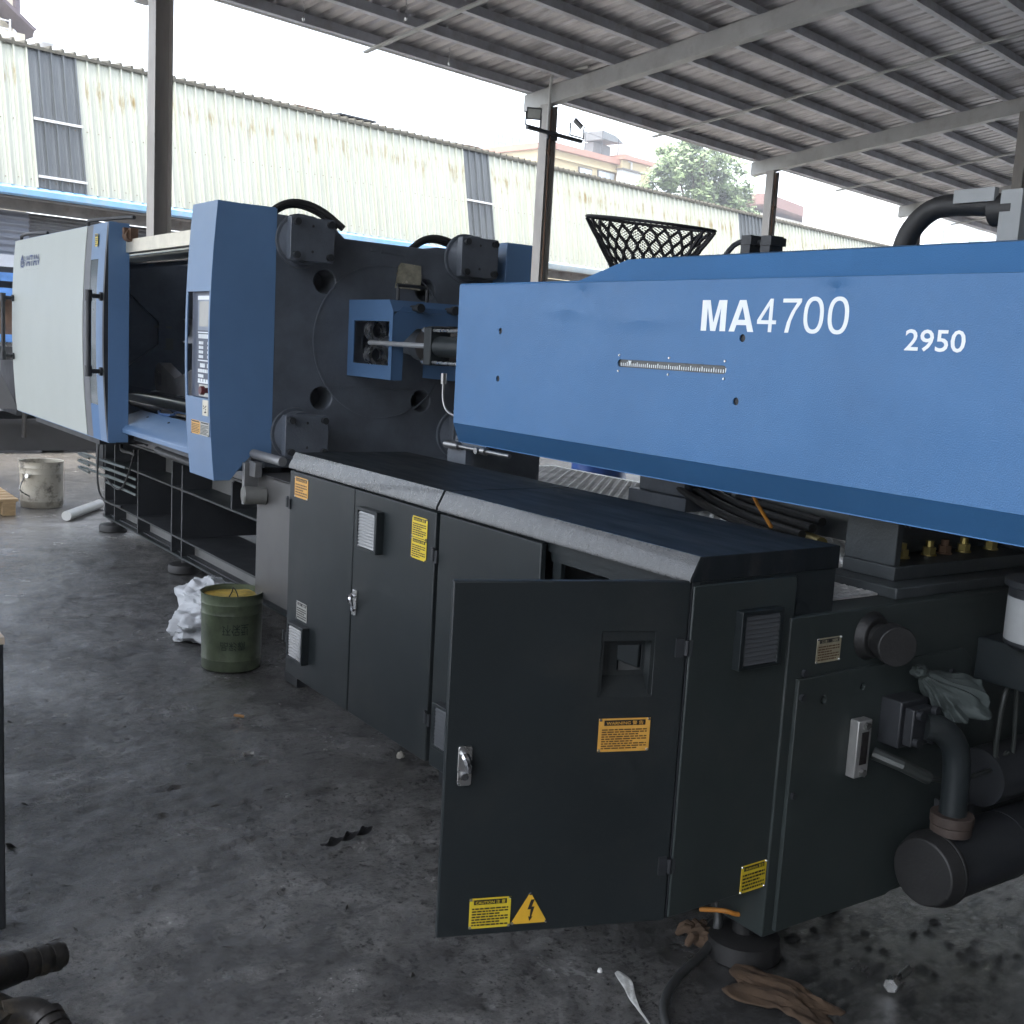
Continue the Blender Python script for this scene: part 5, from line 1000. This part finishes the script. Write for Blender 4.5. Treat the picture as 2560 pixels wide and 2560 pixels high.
# pallet at the left edge
PL = Thing('pallet', 'raw wooden pallet corner at the left edge of the floor', 'pallet', (1.5, 10.3, 0))
for i in range(6): b = MB(); b.box(.9, 1.98, 9.86+i*.16, 9.98+i*.16, .118, .138); PL.part('deck_board', b, wood)
for x in (.95, 1.42, 1.86):
    b = MB(); b.box(x, x+.1, 9.86, 10.8, .10, .118); PL.part('stringer', b, wood)
    for y in (9.87, 10.3, 10.7): b = MB(); b.box(x, x+.1, y, y+.09, .0, .10); PL.part('block', b, wood)
# white sack
def blob(mb, c, r, seed, amp, nu=40, nv=22, flat=0.0, freq=2.2, crease=0.0):
    vs = []
    for j in range(nv+1):
        t = PI*j/nv
        for i in range(nu):
            a = 2*PI*i/nu; d = Vector((math.sin(t)*math.cos(a), math.sin(t)*math.sin(a), math.cos(t)))
            k = 1+amp*noise.noise(d*freq+Vector((seed, 0, 0)))+amp*.5*noise.ridged_multi_fractal(d*freq*1.7+Vector((seed, 5, 0)), 1, 2, 4, 1, 2)*.35+crease*(1-2*abs(noise.noise(d*freq*2.6+Vector((seed, 2, 7)))))**3
            p = Vector((c[0]+d.x*r[0]*k, c[1]+d.y*r[1]*k, max(flat, c[2]+d.z*r[2]*k))); vs.append(p)
    return mb.add(vs, [(j*nu+i, j*nu+(i+1) % nu, (j+1)*nu+(i+1) % nu, (j+1)*nu+i) for j in range(nv) for i in range(nu)])
b = MB(); blob(b, (2.14, 5.85, .12), (.14, .22, .125), 3.1, .35, 70, 40, .006, 2.2, .06); blob(b, (2.02, 5.62, .06), (.13, .18, .08), 8.2, .4, 60, 32, .006, 2.2, .07); blob(b, (1.945, 5.61, .03), (.07, .055, .04), 1.7, .5, flat=.005)
blob(b, (2.23, 5.93, .16), (.11, .13, .05), 2.2, .4, flat=.01)
sk = single('sack', b, sackm, 'crumpled white woven sack slumped behind the green bucket', 'sack', (2.1, 5.8, 0))
# twisted drill bit
b = MB(); vs = []; fs = []; n = 60; p0, p1 = Vector((1.50, 3.055, .016)), Vector((1.70, 3.10, .016)); ax = (p1-p0).normalized(); s1 = ax.cross(Vector((0, 0, 1))).normalized(); s2 = s1.cross(ax)
for i in range(n+1):
    t = i/n; a = t*PI*3.2; c = p0+(p1-p0)*t; w = .015*(1 if .06 < t < .94 else .75)
    for k, rr in ((0, w), (PI*.5, w*.38), (PI, w), (PI*1.5, w*.38)): vs.append(c+s1*rr*math.cos(a+k)+s2*rr*math.sin(a+k))
fs = [(i*4+k, i*4+(k+1) % 4, (i+1)*4+(k+1) % 4, (i+1)*4+k) for i in range(n) for k in range(4)]+[(3, 2, 1, 0), (n*4, n*4+1, n*4+2, n*4+3)]
b.add(vs, fs); single('drill_bit', b, mat('black_tool_steel', (.02, .02, .022), .4, .5), 'black twist drill bit lying on the oily floor', 'drill bit', (1.5, 3.05, 0))
# washers, nuts, chips that can be picked out
for x, y, r, lab in ((1.575, 3.492, .013, 'grey steel washer lying above the drill bit'), (1.372, 3.93, .012, 'pale steel washer alone on the mid floor left of the cabinets')):
    b = MB(); b.lathe([(r, 0), (r, .004), (r*.55, .004), (r*.55, 0), (r, 0)], (x, y, .003), 16); single('washer', b, steel, lab, 'washer', (x, y, 0))
b = MB(); b.cyl((1.575, 3.905, .012), (1.60, 3.90, .016), .012, None, 6); b.cyl((1.60, 3.90, .016), (1.615, 3.895, .018), .007, None, 8); single('hex_nut', b, steel, 'small hex nut on the floor below the cabinet doors', 'nut', (1.58, 3.9, 0))
b = MB(); blob(b, (2.11, 3.64, .012), (.016, .012, .014), 4, .5, 10, 6); single('pebble', b, mat('pale_pebble', (.40, .38, .33), .8), 'small pale pebble at the foot of the cabinet', 'pebble', (2.11, 3.64, 0))
b = MB(); b.cyl((1.72, 4.37, .006), (1.75, 4.34, .006), .006, None, 8); single('cigarette_end', b, mat('orange_filter', (.50, .26, .10), .8), 'orange cigarette end on the floor near the green bucket', 'cigarette end', (1.72, 4.37, 0))
b = MB(); b.tube([(1.99, 4.05, .006), (2.01, 4.04, .014), (2.03, 4.055, .006), (2.045, 4.045, .010)], .003, 5, 1); single('metal_swarf', b, black, 'curled black metal shaving by the cabinet doors', 'swarf', (2.0, 4.04, 0))
b = MB(); b.dot((1.825, 2.066, .003), .007, (0, 0, 1), .008); single('white_pellet', b, mat('white_plastic', (.7, .7, .68), .5), 'tiny white pellet left of the white plastic strip', 'pellet', (1.825, 2.066, 0))
# torn plastic strip
path = [(1.853, 2.035), (1.85, 2.0), (1.838, 1.965), (1.822, 1.94), (1.81, 1.915), (1.80, 1.89), (1.793, 1.87), (1.785, 1.84), (1.77, 1.80)]; wd = [.008, .020, .019, .017, .010, .006, .004, .003, .002]
b = MB(); vs = []
for i, ((x, y), w) in enumerate(zip(path, wd)):
    for k in (-1, -.3, .3, 1): vs.append((x+w*k, y+w*k*.35, .006+.010*abs(math.sin(i*1.3+k*2))*min(1, w*80)))
b.add(vs, [(i*4+k, i*4+k+1, i*4+k+5, i*4+k+4) for i in range(len(path)-1) for k in range(3)]); o = single('plastic_strip', b, mat('cloudy_plastic', (.55, .56, .54), .3, 0, .3, 60, .5, 100, .1), 'torn whitish plastic strip beside the black cable', 'plastic strip', (1.83, 1.95, 0))
sm = o.modifiers.new('sub', 'SUBSURF'); sm.levels = sm.render_levels = 2; so_ = o.modifiers.new('thick', 'SOLIDIFY'); so_.thickness = .0015
# cable
b = MB(); b.tube([(2.18, 2.03, .30), (2.20, 2.03, .14), (2.20, 2.01, .05), (2.13, 1.985, .016), (2.04, 1.955, .014), (1.95, 1.92, .014), (1.87, 1.87, .014), (1.815, 1.81, .014), (1.77, 1.72, .014), (1.72, 1.6, .014)], .0125, 12, 2); single('cable', b, mat('grey_black_cable', (.035, .037, .037), .42), 'thick black cable curving over the floor from the cabinet foot', 'cable', (2.2, 2.0, 0))
# rags
def rag(name, lab, c, size, rot, hmax, seed, m, nx=34, ny=26, cat='rag', curl=0):
    b = MB(); vs = []; rm = Matrix.Rotation(rot, 3, 'Z')
    for j in range(ny+1):
        for i in range(nx+1):
            u, v = i/nx-.5, j/ny-.5
            e = 1-.35*noise.noise(Vector((u*3, v*3, seed)))
            q = Vector((u*size[0]*e+.02*noise.noise(Vector((v*4, seed, 1))), v*size[1]*e+.015*noise.noise(Vector((u*4, seed, 9))), 0))
            z = .004+hmax*(.5+.5*noise.noise(Vector((u*2.5+seed, v*5, 0))))*(1-(2*max(abs(u), abs(v)))**3*.8)+.3*hmax*abs(noise.noise(Vector((u*6+v*5, seed+v*9, 2))))
            p = rm @ q; vs.append((c[0]+p.x, c[1]+p.y, max(.003, c[2]+z)))
    b.add(vs, [(j*(nx+1)+i, j*(nx+1)+i+1, (j+1)*(nx+1)+i+1, (j+1)*(nx+1)+i) for j in range(ny) for i in range(nx)])
    o = single(name, b, m, lab, cat, (c[0], c[1], c[2])); s_ = o.modifiers.new('thick', 'SOLIDIFY'); s_.thickness = .002; s_.offset = 1; return o
rag('rag', 'oil-brown rag lying flat on the floor at the lower right', (2.155, 1.73, 0), (.30, .16), 1.9, .035, 2.3, cardboard)
# glove
b = MB(); c = Vector((2.15, 2.06, .02)); blob(b, (2.165, 2.03, .028), (.035, .045, .026), 6.3, .3, 20, 12, .003)
for k, (dx, dy, l) in enumerate(((-.03, .045, .055), (-.012, .06, .06), (.012, .058, .05), (.03, .04, .045), (-.045, .0, .045))):
    q = Vector((2.165+dx*.6, 2.03+dy*.5, .026)); e = q+Vector((dx, dy, .004)).normalized()*l*.7; b.tube([q, (q+e)/2+Vector((0, 0, .016)), e, e+Vector((dx*.15, dy*.15, -.012))], [.013, .013, .011, .008], 10, 1)
single('work_glove', b, mat('brown_glove_cloth', (.08, .05, .03), .9, 0, .25, 20, .5, 200), 'crumpled brown work glove on the floor under the open door corner', 'glove', (2.15, 2.05, 0))
BT = Thing('bolt', 'long loose bolt with its nut on the dark floor at lower right', 'bolt', (2.45, 1.62, 0))
b = MB(); b.cyl((2.455, 1.625, .018), (2.56, 1.652, .012), .009, None, 12); BT.part('shank', b, steel); b = MB(); b.cyl((2.43, 1.617, .018), (2.455, 1.625, .018), .019, None, 6); BT.part('head', b, steel)
# cloth tied over the valve
b = MB(); nu, nv = 90, 22; org, axis = Vector((2.672, 1.79, .775)), Vector((.62, -.30, -.42)).normalized(); e1 = axis.orthogonal().normalized(); e2 = axis.cross(e1); vs = []
for j in range(nv+1):
    t = j/nv
    for i in range(nu):
        a = 2*PI*i/nu; n1 = noise.noise(Vector((math.cos(a)*1.6, math.sin(a)*1.6, 4+t*1.2))); n2 = noise.noise(Vector((math.cos(a)*4.5, math.sin(a)*4.5, 9+t*2.5)))
        r_ = .010+.075*t**.75*(1+.5*n1)+.030*n2*min(1, t*2)+.008*math.sin(9*a+5*t+4*n1)*t; l_ = .155*t*(1+.35*n1)-.05*max(0, t-.8)
        vs.append(org+axis*l_+(e1*math.cos(a)+e2*math.sin(a))*r_+Vector((0, 0, -.02*t*t)))
vs2 = []
b.add(vs, [(j*nu+i, j*nu+(i+1) % nu, (j+1)*nu+(i+1) % nu, (j+1)*nu+i) for j in range(nv) for i in range(nu)]); blob(b, (2.665, 1.79, .785), (.022, .02, .016), 2.2, .5, 20, 10)
o = single('rag', b, mat('green_grey_cloth', (.034, .044, .042), .75, 0, .2, 10, .4, 150), 'grey green rag tied over the pipe end beside the flange', 'rag', (2.745, 1.77, .65)); m_s = o.modifiers.new('thick', 'SOLIDIFY'); m_s.thickness = .002
# tools left in the mould opening
for i, (p, q, r, m_, lab) in enumerate((((2.28, 6.75, 1.085), (2.36, 6.1, 1.085), .012, steel, 'bright steel pry bar lying on the tray in the mould opening'), ((2.22, 6.9, 1.09), (2.30, 6.45, 1.10), .014, mat('dark_tool', (.05, .05, .055), .3, .6), 'dark wrench lying beside the pry bar on the tray'))):
    b = MB(); b.tube([p, ((p[0]+q[0])/2, (p[1]+q[1])/2, p[2]+.006), q], [r*1.4, r, r*.8], 8); single('hand_tool', b, m_, lab, 'tool', p, group='tools in the mould opening')
b = MB()
vs_ = [(2.24, 7.05, 1.085), (2.30, 6.85, 1.10), (2.22, 6.7, 1.085), (2.18, 6.85, 1.08)]; b.tube(vs_+[vs_[0]], .008, 8, 1); single('cable_tie_bundle', b, mat('blue_plastic', (.05, .10, .22), .4), 'small bluish loop of cable on the tray in the mould opening', 'cable', (2.24, 6.9, 1.08))
# mesh funnel over the feed throat
NT = Thing('net_funnel', 'black mesh net basket standing above the blue guard', 'net', (2.80, 3.10, 1.9))
nx0, ny0 = 2.75, 3.13
NETC = .0062
def net_r(t): return .112+.118*t
b = MB(); nr, na = 40, 150
for j in range(nr):
    for i in range(na):
        if (i+j) % 2: continue
        t0_, t1_ = j/nr, (j+.55)/nr; a0_, a1_ = 2*PI*i/na, 2*PI*(i+.8)/na
        P_ = lambda t, a: (nx0+net_r(t)*math.cos(a), ny0+net_r(t)*math.sin(a), 1.88+.185*t+.026*math.sin(a)*t)
        b.quad(P_(t0_, a0_), P_(t0_, a1_), P_(t1_, a1_), P_(t1_, a0_))
netm = mat('black_net_cord', (.012, .011, .012), .7)
NT.part('fine_mesh', b, netm, kind='stuff', fix=False)
b = MB()
rows_ = 5
for j in range(rows_):
    for i in range(26):
        t = (j+.15)/rows_*.95; a = 2*PI*(i+.5*(j % 2))/26
        if math.cos(a-math.atan2(ny0, nx0)) < -.05: continue
        for s_ in (1, -1):
            pts_ = []
            for k in range(5):
                tt = t+.95/rows_*k/4; aa = a+s_*2*PI/52*(.5-.5*math.cos(PI*k/4)); pts_.append((nx0+(net_r(tt)+.002)*math.cos(aa), ny0+(net_r(tt)+.002)*math.sin(aa), 1.88+.185*tt+.026*math.sin(aa)*tt))
            b.tube(pts_, NETC, 4)
NT.part('moire_strand', b, netm, kind='stuff', fix=False)  # cords added to imitate the moire of two mesh layers
b = MB(); b.tube([(nx0+net_r(1)*math.cos(2*PI*i/40), ny0+net_r(1)*math.sin(2*PI*i/40), 2.067+.026*math.sin(2*PI*i/40)) for i in range(41)], .006, 6); NT.part('rim', b, netm)
b = MB(); b.tube([(nx0+(net_r(t/6)+.004)*math.cos(4.9), ny0+(net_r(t/6)+.004)*math.sin(4.9), 1.88+.185*t/6-.026*t/6) for t in range(7)], .007, 6); NT.part('seam', b, netm)
# blue drum in the gap beyond the deck
T = Thing('drum', 'blue drum glimpsed beyond the chequered deck under the guard', 'drum', (7.6, 9.2, 0)); b = MB(); b.lathe([(0, .0), (.29, 0), (.29, .28), (.3, .3), (.29, .32), (.29, .58), (.3, .6), (.29, .62), (.29, .88), (0, .88)], (7.6, 9.2, 0), 32); T.part('body', b, mat('blue_drum_paint', (.04, .12, .42), .4))
b = MB(); b.cyl((7.5, 9.2, .88), (7.5, 9.2, .90), .04, None, 12); T.part('bung', b, steel)
# dark box and hose fittings at the left edge
LB = Thing('steel_box', 'dark steel box with pale top at the extreme left edge', 'box', (.25, 3.2, 0))
b = MB(); b.box(-1.2, .553, 2.94, 6.0, .04, .80); LB.part('body', b, black, bevel=.004); b = MB(); b.box(-1.2, .555, 2.937, 6.01, .80, .818); LB.part('top', b, mat('pale_worn_top', (.45, .38, .30), .6))  # unseen length beyond the frame added to block low light
HF = Thing('hose_fitting', 'black iron hose fitting with two barbed tails at bottom left', 'pipe fitting', (.45, 2.62, 0))
ironm = mat('black_oily_iron', (.032, .030, .028), .5, .3, .4, 20, .8, 50, .15, stain=(.12, .095, .06), stain_amt=.6, sscale=16)
b = MB(); b.cyl((.40, 2.60, .11), (.52, 2.665, .085), .042, .040, 20); b.cyl((.36, 2.56, .12), (.50, 2.52, .02), .05, .045, 16); b.tube([(.42, 2.60, .10), (.43, 2.52, .06), (.46, 2.47, .05)], .04, 14, 1); HF.part('body', b, ironm)
b = MB(); b.cyl((.50, 2.655, .087), (.635, 2.70, .068), .033, .030, 20)
for k in (.25, .5, .75): p = Vector((.50, 2.655, .087)).lerp(Vector((.635, 2.70, .068)), k); b.cyl(p, p+Vector((.02, .0066, -.003)), .0345, .0365, 20)
HF.part('barb', b, ironm)
b = MB(); pth = [(.46, 2.50, .07), (.51, 2.50, .068), (.545, 2.475, .055), (.56, 2.43, .035), (.565, 2.38, .02)]; b.tube(pth, .032, 16, 2)
for k in range(4):
    p = Vector(pth[2]).lerp(Vector(pth[4]), k/4); b.tube([p, p+Vector((.004, -.016, -.007))], .0385, 16)
HF.part('barb', b, ironm)
# grit and chips on the floor
rg = random.Random(11); b = MB()
for i in range(420):
    y = rg.uniform(1.6, 8.5); x = y*rg.uniform(.12, .62)+rg.uniform(-.1, .1)
    if x > 2.0 and y < 5.2 and y > 2.1: continue
    s_ = rg.uniform(.002, .006)*(1.6 if rg.random() < .12 else 1); a = rg.uniform(0, PI); l = rg.choice((1, 1, 1.5, 4)); q = [Vector((math.cos(a+k*PI/2)*s_*(l if k % 2 == 0 else 1), math.sin(a+k*PI/2)*s_*(l if k % 2 == 0 else 1), 0)) for k in range(4)]
    b.add([(x+p.x, y+p.y, .001) for p in q]+[(x, y, s_*rg.uniform(.6, 1.3))], [(0, 1, 4), (1, 2, 4), (2, 3, 4), (3, 0, 4)])
single('grit', b, mat('dark_grit', (.03, .028, .026), .6, 0, .6, 40), 'scattered dark chips and grit on the oily floor', None, (0, 0, 0), kind='stuff')

# thin volume added to imitate lens glare over darks and far things
hz = bpy.data.materials.new('glare_veil'); hz.use_nodes = True; hn = hz.node_tree.nodes; hn.remove(hn['Principled BSDF'])
pv = hn.new('ShaderNodeVolumePrincipled'); pv.inputs['Color'].default_value = (.93, .96, 1, 1); pv.inputs['Density'].default_value = VEIL; pv.inputs['Anisotropy'].default_value = .3
hz.node_tree.links.new(pv.outputs[0], hn['Material Output'].inputs['Volume'])
b = MB(); b.box(-950, 950, -950, 950, -1, 33); single('veil', b, hz, 'thin pale haze added to stand in for lens glare', None, (0, 0, 0), kind='stuff')
